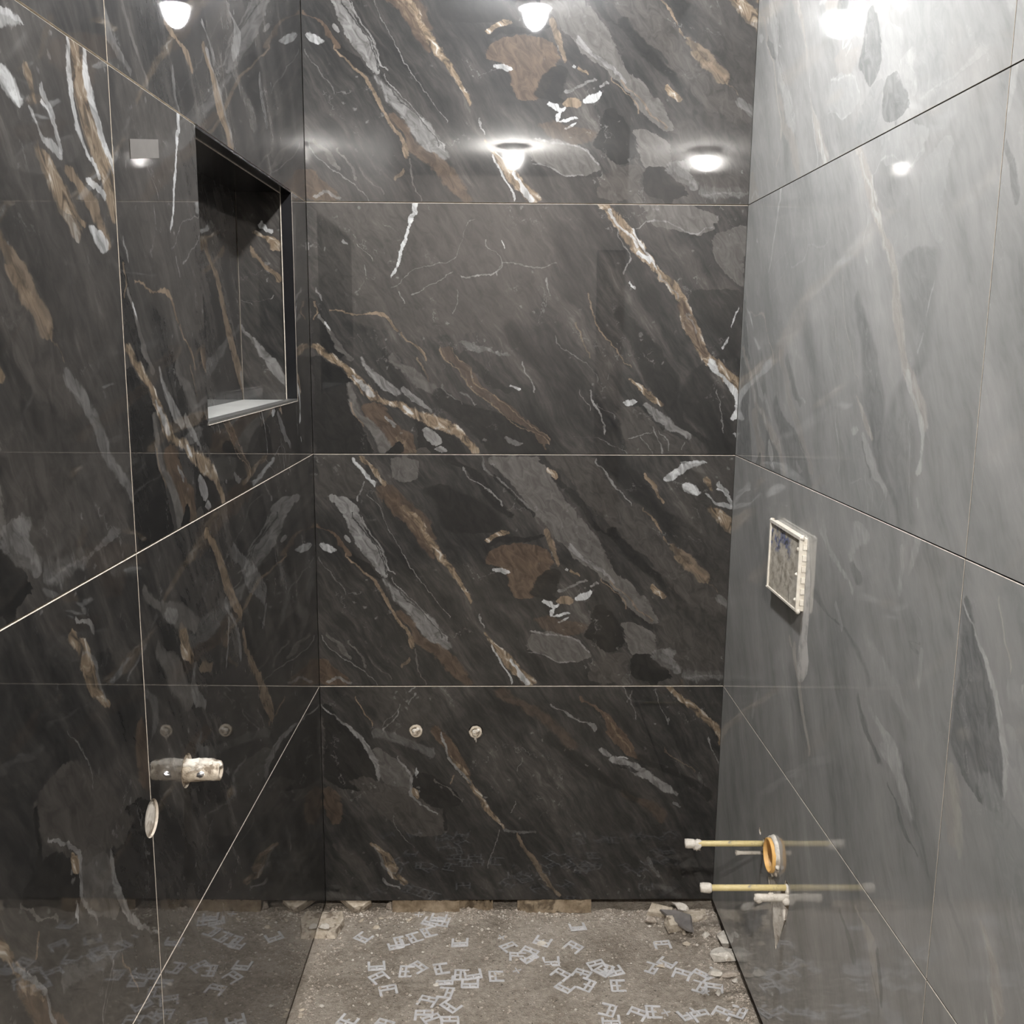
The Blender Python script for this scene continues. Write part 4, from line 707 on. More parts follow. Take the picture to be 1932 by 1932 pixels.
# left wall with the niche
NS0, NS1, NZ0, NZ1, ND = .174, .853, Z0+.140, Z0+.5987, .123
bm = bmesh.new()
add_box(bm, (-.2, FRONT, -.05), (-.012, -NS1-.012, CEIL)); add_box(bm, (-.2, -NS0+.012, -.05), (-.012, .012, CEIL))
add_box(bm, (-.2, -NS1-.012, -.05), (-.012, -NS0+.012, NZ0-.012)); add_box(bm, (-.2, -NS1-.012, NZ1+.012), (-.012, -NS0+.012, CEIL))
add_box(bm, (-.2, -NS1-.012, NZ0-.012), (-ND-.012, -NS0+.012, NZ1+.012)); fix(bm)
wall_left = struct(link('wall_left', bm, M['mortar']))
PH = (1.040, Z0-.367, .026)                        # hole round the plastered pipe
DH = (1.19, Z0-.3685, .026)                        # hole on the joint, filled with plaster
for z, r in ROWS:
    top = CEIL-.002 if r == 1 else z+.6-J
    for k in range(4):
        s0, s1 = 1.19*k+(.001 if k == 0 else J), min(1.19*(k+1)-J, -FRONT-.002)
        pr, rot = 'P', False
        if k == 0: pr = {1: 'G', 2: 'B', 3: 'D', 4: 'P'}[r]
        if k == 1: pr = {1: 'P', 2: 'A', 3: 'C', 4: 'P'}[r]; rot = r == 3
        out, holes = rect(s0, s1, z+J, top), []
        if k == 0 and r == 2:
            out = [(s0, z+J), (s1, z+J), (s1, top), (NS1, top), (NS1, NZ0), (NS0, NZ0), (NS0, top), (s0, top)]
        if k == 0 and r == 3:
            h = DH[2]; out = [(s0, z+J), (s1, z+J)] + [p_ for p_ in circ(DH[0], DH[1], h, 14, -93, -267)] + [(s1, top), (s0, top)]
            out = [(min(a, s1), b_) for a, b_ in out]; holes = [circ(*PH)]
        if k == 1 and r == 3:
            h = DH[2]; out = [(s1, z+J), (s1, top), (s0, top)] + [p_ for p_ in circ(DH[0], DH[1], h, 14, 87, -87)] + [(s0, z+J)]
            out = [(max(a, s0), b_) for a, b_ in out]
        def uvf(s, zz, z=z, k=k, rot=rot, r=r):
            u, v = 1.19*(k+1)-s, zz-z
            if rot: u, v = 1.2-u, .6-v
            if pr == 'P': u, v = u+k*1.3+r*2.1, v+r*.9
            return (u, v)
        make_tile(left_pt, out, holes, uvf, pr, wall_left, arris='top')
# niche lining: parts of the left wall
def niche_panel(name, mat, fr, s0, s1, z0, z1, uvf):
    o = make_tile(fr, rect(s0, s1, z0, z1), [], uvf, mat, wall_left); o.name = name; return o
niche_panel('niche_back_panel', 'N', lambda s, z, d=0: left_pt(s, z, d-ND), NS0, NS1, NZ0, NZ1, lambda s, z: (.86-s, z-NZ0))
niche_panel('niche_far_panel', 'M', lambda s, z, d=0: Vector((-s, -NS0-d, z)), .001, ND-.001, NZ0, NZ1, lambda s, z: (.2-s, z-NZ0))
niche_panel('niche_near_panel', 'P', lambda s, z, d=0: Vector((-s, -NS1+d, z)), .001, ND-.001, NZ0, NZ1, lambda s, z: (s+5, z))
bm = bmesh.new(); add_box(bm, (-ND+.0005, -NS1+.001, NZ0-.009), (-.012, -NS0-.001, NZ0+.0015)); fix(bm); link('niche_sill', bm, M['sill'], wall_left)
bm = bmesh.new(); add_box(bm, (-ND+.0005, -NS1+.001, NZ1-.002), (-.012, -NS0-.001, NZ1+.009)); fix(bm); link('niche_top_panel', bm, M['blacktrim'], wall_left)
bm = bmesh.new(); add_box(bm, (-.022, -NS0-.0035, NZ0), (.0012, -NS0+.0005, NZ1)); fix(bm); link('niche_trim', bm, M['blacktrim'], wall_left)
bm = bmesh.new(); add_box(bm, (-.022, -NS1, NZ1-.004), (.0012, -NS0, NZ1-.0002)); fix(bm); link('niche_trim', bm, M['blacktrim'], wall_left)
bm = bmesh.new(); add_box(bm, (-.020, -NS1, NZ0-.0005), (.0012, -NS0, NZ0+.004)); fix(bm); link('niche_trim', bm, M['sillmetal'], wall_left)
for a, b_ in (((-.0235, -NS0-.005, NZ0), (-.022, -NS0-.0035, NZ1)), ((-.0235, -NS1, NZ1-.0055), (-.022, -NS0, NZ1-.004)), ((.0002, -NS0+.0005, NZ0-.002), (.0014, -NS0+.0018, NZ1)),
              ((.0002, -NS1, NZ0-.0018), (.0014, -NS0+.0018, NZ0-.0005))):
    bm = bmesh.new(); add_box(bm, a, b_); fix(bm); link('niche_trim_edge', bm, M['body'], wall_left)

# right wall, grey porcelain
bm = bmesh.new()
RS = 2.395
SL = [(.425, Z0-.826), (.618, Z0-.826)]
fr = lambda a, s, z: right_pt(s, z, -a)
def wall_chunk(s0, s1, z0, z1, d0=.012, d1=.16): add_box(bm, (d0, s0, z0), (d1, s1, z1), lambda a, s, z: right_pt(s, z, -a))
wall_chunk(-.02, .44, -.05, CEIL); wall_chunk(.615, RS, -.05, CEIL); wall_chunk(.44, .615, -.05, Z0-1.02); wall_chunk(.44, .615, Z0-.74, CEIL)
wall_chunk(.44, .615, Z0-1.02, Z0-.74, .06, .16); fix(bm)
wall_right = struct(link('wall_right', bm, M['greyedge']))
DR = (.497, Z0-.797, .036)
for z, r in ROWS:
    top = CEIL-.002 if r == 1 else z+.6-J
    for k in range(2):
        s0, s1 = 1.2*k+(-.009 if k == 0 else J), 1.2*(k+1)-(J if k == 0 else .006)
        pr = ({1: 'gA', 2: 'gB', 3: 'gE', 4: 'gF'} if k == 0 else {1: 'gJ', 2: 'gJ', 3: 'gC', 4: 'gI'})[r]
        holes = []
        if k == 0 and r == 4:
            # ragged cut round the drain and the slot below it
            holes = [circ(.497, Z0-.795, .0405, 22), circ(.421, Z0-.811, .012, 12), circ(.385, Z0-.800, .0085, 10),
                     [(.462, Z0-.865), (.545, Z0-.985), (.60, Z0-.88), (.612, Z0-.835), (.60, Z0-.806), (.578, Z0-.806), (.565, Z0-.842), (.50, Z0-.848)]]
        make_tile(right_pt, rect(s0, s1, z+J, top), holes, lambda s, zz, z=z, k=k, r=r: (s-1.2*k+(3 if (k and r == 1) else 0), zz-z), pr, wall_right, arris='none' if r == 2 else 'top')
# the room behind the camera
bm = bmesh.new(); add_box(bm, (-.2, FRONT-.12, -.05), (1.19, FRONT, CEIL)); add_box(bm, (2.06, FRONT-.12, -.05), (2.5, FRONT, CEIL)); add_box(bm, (1.19, FRONT-.12, 2.12), (2.06, FRONT, CEIL)); fix(bm)
struct(link('wall_front', bm, M['wallpaint']))
bm = bmesh.new(); add_box(bm, (2.36, FRONT, -.05), (2.5, -2.25, CEIL)); add_box(bm, (1.26, -2.40, -.05), (2.36, -2.25, CEIL)); fix(bm)
struct(link('wall_side', bm, M['wallpaint']))
bm = bmesh.new(); add_box(bm, (1.195, FRONT-.07, .0), (2.055, FRONT-.03, 2.115)); fix(bm); dr = struct(link('door_1', bm, M['door']))
bm = bmesh.new(); add_box(bm, (1.25, FRONT-.03, 1.0), (1.38, FRONT+.01, 1.025)); fix(bm); link('door_handle', bm, M['brass'], dr)
bm = bmesh.new(); add_box(bm, (-.2, FRONT-.12, CEIL), (2.5, .16, CEIL+.1)); fix(bm); struct(link('ceiling', bm, M['ceiling']))

# floor: a finely uneven screed in the shower, coarser behind
def fl_h(x, y):
    h = .010*noise.noise(Vector((x*2.4, y*2.4, 1.3)))+.0045*noise.noise(Vector((x*13, y*13, 5)))+.0022*noise.noise(Vector((x*45, y*45, 9)))+.0012*noise.noise(Vector((x*120, y*120, 3)))
    e = math.exp(-max(0, -y)/.05)*.006 + math.exp(-max(0, W0-AR*y-x)/.06)*.010 + math.exp(-max(0, x)/.05)*.004
    return h*.55+e*(.6+.8*noise.noise(Vector((x*22, y*22, 2))))-.004
bm = bmesh.new()
def grid(x0, x1, y0, y1, n, m):
    vs = [[bm.verts.new((x0+(x1-x0)*i/n, y0+(y1-y0)*j/m, fl_h(x0+(x1-x0)*i/n, y0+(y1-y0)*j/m))) for j in range(m+1)] for i in range(n+1)]
    for i in range(n):
        for j in range(m): bm.faces.new((vs[i][j], vs[i+1][j], vs[i+1][j+1], vs[i][j+1]))
grid(-.09, 1.20, -.70, .09, 300, 190); grid(-.09, 2.4, FRONT-.1, -.70, 50, 70)
floor = struct(link('floor', bm, M['floor'], smooth=True))

# ------------------------------------------------------------------ ceiling lamps
def lathe(bm, prof, n=24, axis=Vector((0, 0, 1)), org=Vector((0, 0, 0)), jit=0.0, seed=0, mi=0, caps=True):
    ax = axis.normalized(); a = ax.orthogonal().normalized(); b_ = ax.cross(a); rings = []
    for r, h in prof:
        ring = []
        for i in range(n):
            t = 2*math.pi*i/n; d = a*math.cos(t)+b_*math.sin(t)
            rr = r*(1+jit*noise.noise(Vector((math.cos(t)*2.1+seed, math.sin(t)*2.1, h*60+seed))))
            ring.append(bm.verts.new(org+ax*h+d*rr))
        rings.append(ring)
    for p_, q in zip(rings, rings[1:]):
        for i in range(n):
            f = bm.faces.new((p_[i], p_[(i+1) % n], q[(i+1) % n], q[i])); f.material_index = mi
    if caps:
        for ring in (rings[0], rings[-1]):
            f = bm.faces.new(ring); f.material_index = mi
    fix(bm)
lamp_labels = ['lit bulb on the ceiling just in front of the dark marble back wall', 'lit bulb on the ceiling behind the camera, in line with the shower']
for (x, y), lb, mk in zip(((.585, -.857), (.60, -3.3)), lamp_labels, ('bulb0', 'bulb1')):
    t = empty('ceiling_lamp', (x, y, CEIL), lb, 'lamp', 'bare ceiling bulbs')
    bm = bmesh.new(); lathe(bm, [(.046, 0), (.046, -.006), (.040, -.012), (.0385, -.036), (.056, -.045), (.056, -.0468), (.042, -.0468)], 24); link('lamp_base_shade', bm, M['lampbase'], t, True)  # wide flange added to the holder to keep bulb light off the ceiling
    bm = bmesh.new(); lathe(bm, [(.0400, -.0465), (.0395, -.056), (.0370, -.070), (.0320, -.084), (.0245, -.096), (.0160, -.104), (.008, -.109), (.001, -.1105)], 24); link('bulb', bm, M[mk], t, True)

# ------------------------------------------------------------------ fittings on the walls
def lump(bm, c, r, seed, sub=2, amp=.35, sq=(1, 1, 1)):
    rr = bmesh.ops.create_icosphere(bm, subdivisions=sub, radius=1.0)
    for v in rr['verts']:
        n_ = v.co.normalized(); k = 1+amp*noise.noise(n_*1.7+Vector((seed*7.3, seed*3.1, 0)))+amp*.5*noise.noise(n_*4.5+Vector((seed, 9, 0)))
        v.co = Vector(c)+Vector((n_.x*sq[0], n_.y*sq[1], n_.z*sq[2]))*r*k
# two plugs in the back wall
for i, (x, z, r) in enumerate(plug_holes):
    t = empty('pipe_plug', back_pt(x, z), ['plastered pipe plug in the back wall, the one nearer the left corner', 'plastered pipe plug in the back wall with a dribble hanging below it'][i], 'plug', 'plugs in the back wall')
    bm = bmesh.new(); lathe(bm, [(.0125, -.002), (.0172 if i == 0 else .0165, 0), (.0168, .006), (.015, .0085), (.012, .009), (.0115, .004), (.001, .004)], 20, Vector((0, -1, 0)), Vector((0, 0, 0)), .12, i+3); link('rim', bm, M['plaster'], t, True)
    bm = bmesh.new(); lathe(bm, [(.0085, .003), (.0085, .013), (.0075, .015), (.001, .015)], 4+2*i, Vector((0, -1, 0)), Vector((0, 0, 0)), .2, i); link('key', bm, M['plaster'], t)
    bm = bmesh.new(); lump(bm, (-.003, -.010, .003), .006, i+5); lump(bm, (.006, -.009, .007), .005, i+8)
    if i == 1: lump(bm, (-.001, -.006, -.016), .0035, 3, 2, .3, (1, 1, 1.6)); lump(bm, (.001, -.004, -.023), .002, 3, 2, .3, (.8, 1, 2.6))
    link('plaster_daub', bm, M['white_plaster'], t, True)
# near-black disc painted as the shade behind the plugs
    bm = bmesh.new(); lathe(bm, [(r+.0005, -.0105), (.001, -.0105)], 16, Vector((0, -1, 0))); link('bore_shade_disc', bm, M['dark'], t)
# plaster-coated pipe in the left wall
t = empty('pipe_stub', (0, -PH[0], PH[1]), 'lumpy plaster-coated pipe stub sticking out of the left wall', 'pipe')
bm = bmesh.new(); lathe(bm, [(.0165, -.004), (.0160, .008), (.0150, .020), (.0155, .032), (.0150, .044), (.0145, .050), (.012, .0515), (.0095, .051), (.009, .040), (.001, .040)], 26, Vector((1, 0, 0)), Vector((0, 0, 0)), .28, 2); link('pipe', bm, M['plaster'], t, True)
bm = bmesh.new(); lump(bm, (.012, -.002, .009), .013, 4, 3, .4, (1.3, 1, .8)); lump(bm, (.028, 0, .010), .012, 9, 3, .45, (1.5, 1, .7)); lump(bm, (.042, .001, .010), .009, 11, 3, .4, (1.3, 1, .7)); link('plaster_daub', bm, M['white_plaster'], t, True)
bm = bmesh.new(); lathe(bm, [(.0242, -.0085), (.0238, -.003), (.001, -.003)], 24, Vector((1, 0, 0)), Vector((0, 0, 0)), .06, 7); link('collar', bm, M['plaster'], t)
bm = bmesh.new(); lump(bm, (.026, -.0135, .000), .006, 3, 2, .5, (1.5, .6, .7)); lump(bm, (.046, -.0115, .001), .0045, 6, 2, .5, (1, .7, 1)); fix(bm); link('clamp', bm, M['brass'], t)
# plaster-filled hole on the joint of the left wall
t = empty('filled_hole', (0, -DH[0], DH[1]), 'round hole in the left wall on the joint, filled flat with cream plaster', 'hole')
bm = bmesh.new(); lathe(bm, [(.0258, -.0095), (.0256, -.0034), (.018, -.0029), (.001, -.0027)], 28, Vector((1, 0, 0)), Vector((0, 0, 0)), .02, 3); link('filling', bm, M['white_plaster'], t, True)
# thin beige patch standing just off the left wall tile
bm = bmesh.new(); add_box(bm, (.0004, -.054, -.012), (.0009, .052, .0125))
for v in bm.verts: v.co.z += .022*(v.co.y/.106)*1.0 + .0012*math.sin(v.co.y*90)
fix(bm); o = link('wall_patch', bm, M['patch']); o.location = (0, -1.078, Z0+.522); tag(o, 'thin beige patch on the left wall beside the niche', 'patch')

# service box on the grey wall
def RL(o, s, z):                                    # local frame on the right wall: x along (towards camera), y up, z out
    x = Vector((AR, -1, 0)).normalized(); zz = NR; y = zz.cross(x)
    p_ = right_pt(s, z); o.matrix_world = Matrix(((x.x, y.x, zz.x, p_.x), (x.y, y.y, zz.y, p_.y), (x.z, y.z, zz.z, p_.z), (0, 0, 0, 1)))
t = empty('service_box', (0, 0, 0), 'dirty plastic service box standing proud of the grey wall', 'box'); RL(t, .480, Z0-.168)
BW, BH, BD = .101, .0725, .0155
bm = bmesh.new(); add_box(bm, (-BW, -BH, 0), (BW, BH, BD-.003)); fix(bm); bmesh.ops.bevel(bm, geom=bm.edges[:], offset=.001, segments=1, affect='EDGES'); link('shell', bm, M['boxplastic'], t)
bm = bmesh.new(); uvl = bm.loops.layers.uv.new('UVMap')
n = 14; g_ = [[bm.verts.new((-BW+.004+(2*BW-.008)*i/n, -BH+.004+(2*BH-.008)*j/n, BD-.0022+.0012*noise.noise(Vector((i*.9, j*.9, 4))))) for j in range(n+1)] for i in range(n+1)]
for i in range(n):
    for j in range(n):
        f = bm.faces.new((g_[i][j], g_[i+1][j], g_[i+1][j+1], g_[i][j+1]))
        for l, (a, b_) in zip(f.loops, ((i, j), (i+1, j), (i+1, j+1), (i, j+1))): l[uvl].uv = (a/n, b_/n)
link('face', bm, M['boxface'], t, True)
bm = bmesh.new()
for lo, hi in (((-BW-.002, BH-.004, BD-.005), (BW+.002, BH+.002, BD+.001)), ((-BW-.002, -BH-.001, BD-.005), (BW+.002, -BH+.003, BD+.0005)), ((-BW-.002, -BH, BD-.005), (-BW+.003, BH, BD+.0008)), ((BW-.003, -BH, BD-.005), (BW+.002, BH, BD+.0012))): add_box(bm, lo, hi)
for k in range(3): lump(bm, (BW-.006, -.05+.05*k, BD), .004, k+2, 2, .3)
fix(bm); link('rim', bm, M['boxplastic'], t)
for k in range(6):
    bm = bmesh.new(); add_box(bm, (BW, -.060+.022*k, .002), (BW+.0035, -.049+.022*k, BD-.006)); fix(bm); link('rib', bm, M['boxplastic'], t)
for k, (a, b_) in enumerate(((-BW, BH), (BW, BH), (-BW-.001, -BH), (BW, -BH))):
    bm = bmesh.new(); lump(bm, (a, b_, BD-.004), .0052, k+1, 2, .5); link('corner_daub', bm, M['white_plaster'], t, True)
# smear running down beside the box
pts = [(.578, .0, .012), (.592, -.09, .022), (.594, -.16, .024), (.592, -.200, .024), (.600, -.235, .034), (.596, -.262, .034), (.588, -.285, .018), (.585, -.292, .006)]
bm = bmesh.new(); pr_ = None
for s, z, w_ in pts:
    z = z-.09 if s != .578 else z-.092
    row = [bm.verts.new(right_pt(s-w_, Z0+z, .0004)), bm.verts.new(right_pt(s, Z0+z, .0014)), bm.verts.new(right_pt(s+w_*.9, Z0+z, .0004))]
    if pr_:
        for i in (0, 1): bm.faces.new((pr_[i], pr_[i+1], row[i+1], row[i]))
    pr_ = row
fix(bm); o = link('plaster_smear', bm, M['smear'], None, True); tag(o, 'pale smear of plaster running down the grey wall beside the service box', 'smear')

# yellow supply pipes
def supply(s, z, L, label, seed, daub):
    t = empty('water_pipe', (0, 0, 0), label, 'pipe', 'yellow supply pipes in the grey wall'); RL(t, s, z)
    bm = bmesh.new(); lathe(bm, [(.0065, -.010), (.0065, L*.25), (.0064, L*.6), (.0065, L-.012)], 18, Vector((0, 0, 1)), Vector((0, 0, 0)), .04, seed); link('pipe', bm, M['yellow'], t, True)
    bm = bmesh.new(); lathe(bm, [(.0085, L-.022), (.0098, L-.018), (.0102, L-.006), (.0090, L), (.001, L+.001)], 16, Vector((0, 0, 1)), Vector((0, 0, 0)), .25, seed); link('cap', bm, M['white_plaster'], t, True)
    if daub:
        bm = bmesh.new(); lump(bm, (0, -.003, L-.026), .0095, seed, 3, .5, (1, 1.2, 1.3)); lump(bm, (0, -.013, L-.026), .003, seed, 2, .3, (.8, 1.7, .8)); link('plaster_daub', bm, M['white_plaster'], t, True)
    bm = bmesh.new(); lump(bm, (.002, -.004, .0), .010, seed+2, 2, .5, (1, 1.2, .5)); link('wall_daub', bm, M['white_plaster'], t, True)
supply(.421, Z0-.811, .175, 'upper yellow pipe jutting from the grey wall, with plaster-daubed end', 2, True)
supply(.591, Z0-.817, .177, 'lower yellow pipe jutting from the grey wall, with capped end', 5, False)
bm = bmesh.new(); lathe(bm, [(.0042, -.012), (.0042, .050), (.0062, .061), (.0052, .0605), (.003, .045), (.001, .045)], 14, Vector((0, 0, 1))); o = link('white_tube', bm, M['white_plaster'], None, True); RL(o, .417, Z0-.835); tag(o, 'short white tube poking from the grey wall under the upper yellow pipe', 'tube')
bm = bmesh.new(); lathe(bm, [(.0080, -.010), (.0078, .030), (.0085, .062), (.0075, .068), (.001, .068)], 12, Vector((0, 0, 1)), Vector((0, 0, 0)), .3, 4)
lump(bm, (.0, -.004, .060), .0085, 3); lump(bm, (.002, -.006, .004), .010, 6); lump(bm, (0, .003, .034), .008, 8); o = link('plaster_stub', bm, M['white_plaster'], None, True); RL(o, .600, Z0-.8335); tag(o, 'short plaster-caked stub right under the lower yellow pipe', 'stub')
# orange drain and the slot below it
t = empty('drain_pipe', (0, 0, 0), 'orange drain pipe end standing out of the grey wall', 'pipe'); RL(t, DR[0], DR[1])
bm = bmesh.new(); lathe(bm, [(.036, -.045), (.036, .014), (.0335, .015), (.0325, .014), (.0325, -.045)], 36, Vector((0, 0, 1)), caps=False); link('pipe', bm, M['orange'], t, True)
bm = bmesh.new(); lathe(bm, [(.0325, -.044), (.001, -.044)], 24, Vector((0, 0, 1))); link('bore_shade_disc', bm, M['dark'], t)  # near-black disc painted as the shade deep in the pipe
bm = bmesh.new()
lathe(bm, [(.0405, -.004), (.0415, .002), (.0395, .007), (.0362, .0085)], 40, Vector((0, 0, 1)), Vector((0, 0, 0)), .16, 5, caps=False)
for k in range(4): a = math.radians(-110+k*33); lump(bm, (.039*math.cos(a), .039*math.sin(a), .004), .006, k, 2, .5, (1, 1, .7))
link('plaster_daub', bm, M['white_plaster'], t, True)
t = empty('drain_elbow', (0, 0, 0), 'orange drain bend glimpsed in the slot cut below the yellow pipes', 'pipe'); RL(t, .578, Z0-.90)
bm = bmesh.new(); lathe(bm, [(.030, -.10), (.030, .075)], 24, Vector((-.10, 1, 0)), Vector((.022, 0, -.040))); link('pipe', bm, M['orange'], t, True)
bm = bmesh.new(); bm2 = [(-.122, .042), (-.040, .062), (-.004, .0), (-.018, -.05), (-.036, -.095)]
a_ = [bm.verts.new((x, y, -.0035)) for x, y in bm2]; b2 = [bm.verts.new((x, y, -.045)) for x, y in bm2]
top_ = bm.verts.new((-.040, -.030, .0075)); top2 = bm.verts.new((-.060, .020, .0055))
for i in range(5): bm.faces.new((a_[i], a_[(i+1) % 5], top2 if i == 0 else top_))
bm.faces.new((a_[0], top2, top_)); bm.faces.new((a_[1], top_, top2))
for i in range(5): bm.faces.new((a_[i], a_[(i+1) % 5], b2[(i+1) % 5], b2[i]))
fix(bm); link('plaster_backing', bm, M['white_plaster'], t)

# ------------------------------------------------------------------ rubble on the floor
CAMP = Vector((0.48347, -2.45835, 0.27135+Z0))
def fpt(px, py, z=.0):                              # where the photograph shows a thing standing on the floor
    d = fwd+rt*((px-966)/1879.4)+up*((966-py)/1879.4); k = (z-CAMP.z)/d.z; p_ = CAMP+d*k; return p_.x, p_.y
def hull(name, mat, pos, rotz, dims, seed, label, cat, group=None, n=16, tilt=(0, 0), pts=None):
    rnd = random.Random(seed); bm = bmesh.new()
    if pts:
        for x, y in pts:
            for s_ in (-1, 1): bm.verts.new((x*dims[0]*(1-.05*s_)+rnd.uniform(-.001, .001), y*dims[1]*(1-.05*s_)+rnd.uniform(-.001, .001), s_*dims[2]/2*rnd.uniform(.85, 1.1)))
    else:
        for i in range(n):
            v = Vector((rnd.gauss(0, 1), rnd.gauss(0, 1), rnd.gauss(0, 1))).normalized(); bm.verts.new((v.x*dims[0]/2, v.y*dims[1]/2, v.z*dims[2]/2*rnd.uniform(.75, 1.1)))
    r_ = bmesh.ops.convex_hull(bm, input=bm.verts[:]); bmesh.ops.delete(bm, geom=[e for e in r_['geom_unused'] if isinstance(e, bmesh.types.BMVert)], context='VERTS')
    bmesh.ops.subdivide_edges(bm, edges=bm.edges[:], cuts=1, use_grid_fill=True)
    for v in bm.verts: v.co += Vector((noise.noise(v.co*90), noise.noise(v.co*90+Vector((5, 0, 0))), noise.noise(v.co*90+Vector((0, 7, 0)))))*.0018
    R_ = Matrix.Rotation(rotz, 3, 'Z') @ Matrix.Rotation(tilt[0], 3, 'X') @ Matrix.Rotation(tilt[1], 3, 'Y')
    for v in bm.verts: v.co = R_ @ v.co
    lo = min(v.co.z for v in bm.verts)
    for v in bm.verts: v.co.z -= lo
    fix(bm); o = link(name, bm, mat); zf = pos[2] if len(pos) > 2 else fl_h(pos[0], pos[1])-.001
    o.location = (pos[0], pos[1], zf); return tag(o, label, cat, group)
x, y = fpt(617, 1750); hull('plaster_slab', M['plaster'], (x+.003, y), .06, (.040, .052, .017), 4, 'flat cream plaster slab on the floor against the left wall', 'slab', pts=[(-.95, -.85), (.55, -.95), (1, .2), (.85, .95), (-.6, 1), (-1, .6)])
x, y = fpt(606, 1752, .02); hull('plaster_lump', M['white_plaster'], (x+.006, y+.006, fl_h(x, y)+.014), .4, (.034, .026, .013), 9, 'white plaster lump sitting on the flat cream slab', 'lump')
x, y = fpt(668, 1716); hull('plaster_chunk', M['plaster'], (x, y-.004), -.1, (.048, .020, .026), 12, 'jagged cream plaster chunk below the back wall, right of the slab', 'chunk', pts=[(-1, .8), (-.3, -.2), (.1, -1), (.6, -.6), (1, .3), (.9, 1), (.2, .9)], tilt=(.5, .1))
x, y = fpt(737, 1715); hull('plaster_chunk', M['stone'], (x, y), .5, (.030, .024, .022), 21, 'small brown stone at the left end of the longer wood batten', 'chunk')
x, y = fpt(1245, 1722); hull('plaster_block', M['plaster'], (x, y-.004), -.35, (.032, .016, .016), 31, 'cream block at the back of the rubble heap, left of the grey shard', 'block', pts=[(-1, -1), (1, -.9), (1, .9), (-.8, 1)], tilt=(.25, 0))
x, y = fpt(1275, 1750); hull('plaster_block', M['plaster'], (x, y), .35, (.030, .018, .022), 33, 'cream block at the front of the rubble heap, under the grey shard', 'block', pts=[(-1, -1), (.9, -.9), (1, .9), (-.8, 1)], tilt=(.2, .1))
x, y = fpt(1278, 1733, .028); hull('tile_shard', M['shard'], (x, y+.006, .016), -.75, (.058, .026, .008), 35, 'pointed dark grey tile shard lying across the rubble heap', 'shard', pts=[(-1, .2), (-.4, .9), (.45, 1), (1, -.6), (.75, -.75), (0, -.5)], tilt=(.28, -.05))
x, y = fpt(1312, 1728); hull('plaster_slab', M['plaster'], (x, y), .1, (.032, .026, .010), 37, 'flat cream plaster flake at the right of the rubble heap', 'slab', pts=[(-1, -.6), (0, -1), (.9, -.7), (1, .7), (.2, 1), (-.9, .8)])
x, y = fpt(1283, 1711, .03); hull('plaster_flake', M['white_plaster'], (x, y, .022), -.5, (.050, .022, .018), 39, 'white plaster flake on top of the rubble heap at the back wall', 'flake', tilt=(.5, .2))
x, y = fpt(1229, 1738); hull('stone', M['stone'], (x, y), .2, (.042, .030, .022), 41, 'rounded brown stone in front of the rubble heap', 'stone')
x, y = fpt(1370, 1780); hull('plaster_chunk', M['white_plaster'], (x, y), .9, (.066, .056, .036), 43, 'white plaster chunk against the grey wall, the rear of the pair', 'chunk', tilt=(.3, .2))
x, y = fpt(1368, 1812); hull('plaster_chunk', M['white_plaster'], (x-.002, y), -.15, (.082, .052, .040), 45, 'white plaster chunk against the grey wall, the front and larger of the pair', 'chunk', tilt=(.1, -.15))
x, y = fpt(1350, 1840); hull('plaster_lump', M['white_plaster'], (x, y), .2, (.042, .030, .022), 47, 'pale lump among the clips in front of the white chunks', 'lump')
x, y = fpt(1378, 1842); hull('stone', M['stone'], (x, y), 0, (.060, .022, .016), 49, 'long brown stone by the grey wall in front of the white chunks', 'stone')
for k, (px, py, L, a, lb) in enumerate(((1331, 1764, .026, .9, 'long cream chip right of the rubble heap'), (1292, 1758, .020, 1.2, 'cream chip just in front of the rubble heap'), (1294, 1780, .022, .4, 'brown chip in front of the rubble heap'), (1022, 1781, .026, -.2, 'pale chip lying on a clip in the middle of the floor'),
        (718, 1733, .018, -.8, 'slim pale chip in front of the longer wood batten'), (682, 1737, .012, .6, 'white pebble beside the jagged plaster chunk'), (821, 1857, .014, -.3, 'white pebble in the clips left of centre'), (773, 1737, .016, .2, 'reddish chip near the first row of clips'), (993, 1717, .016, .3, 'pale pebble at the foot of the right wood batten'),
        (1389, 1852, .018, .2, 'cream pebble by the grey wall'), (710, 1748, .018, .2, 'grey pebble right of the flat cream slab'), (1245, 1823, .022, .1, 'cream chip between two clips on the right'), (1355, 1877, .020, 1.1, 'reddish chip below the clips at the grey wall'), (566, 1919, .018, 1.3, 'white chip by the left wall at the bottom edge'), (570, 1906, .012, .2, 'small white chip by the left wall'))):
    x, y = fpt(px, py); hull('rubble_chip', M['plaster'] if k % 3 else M['white_plaster'], (x, y), a, (L*1.3, L*.7, L*.45), 60+k, lb, 'chip', 'loose chips on the floor', 12)
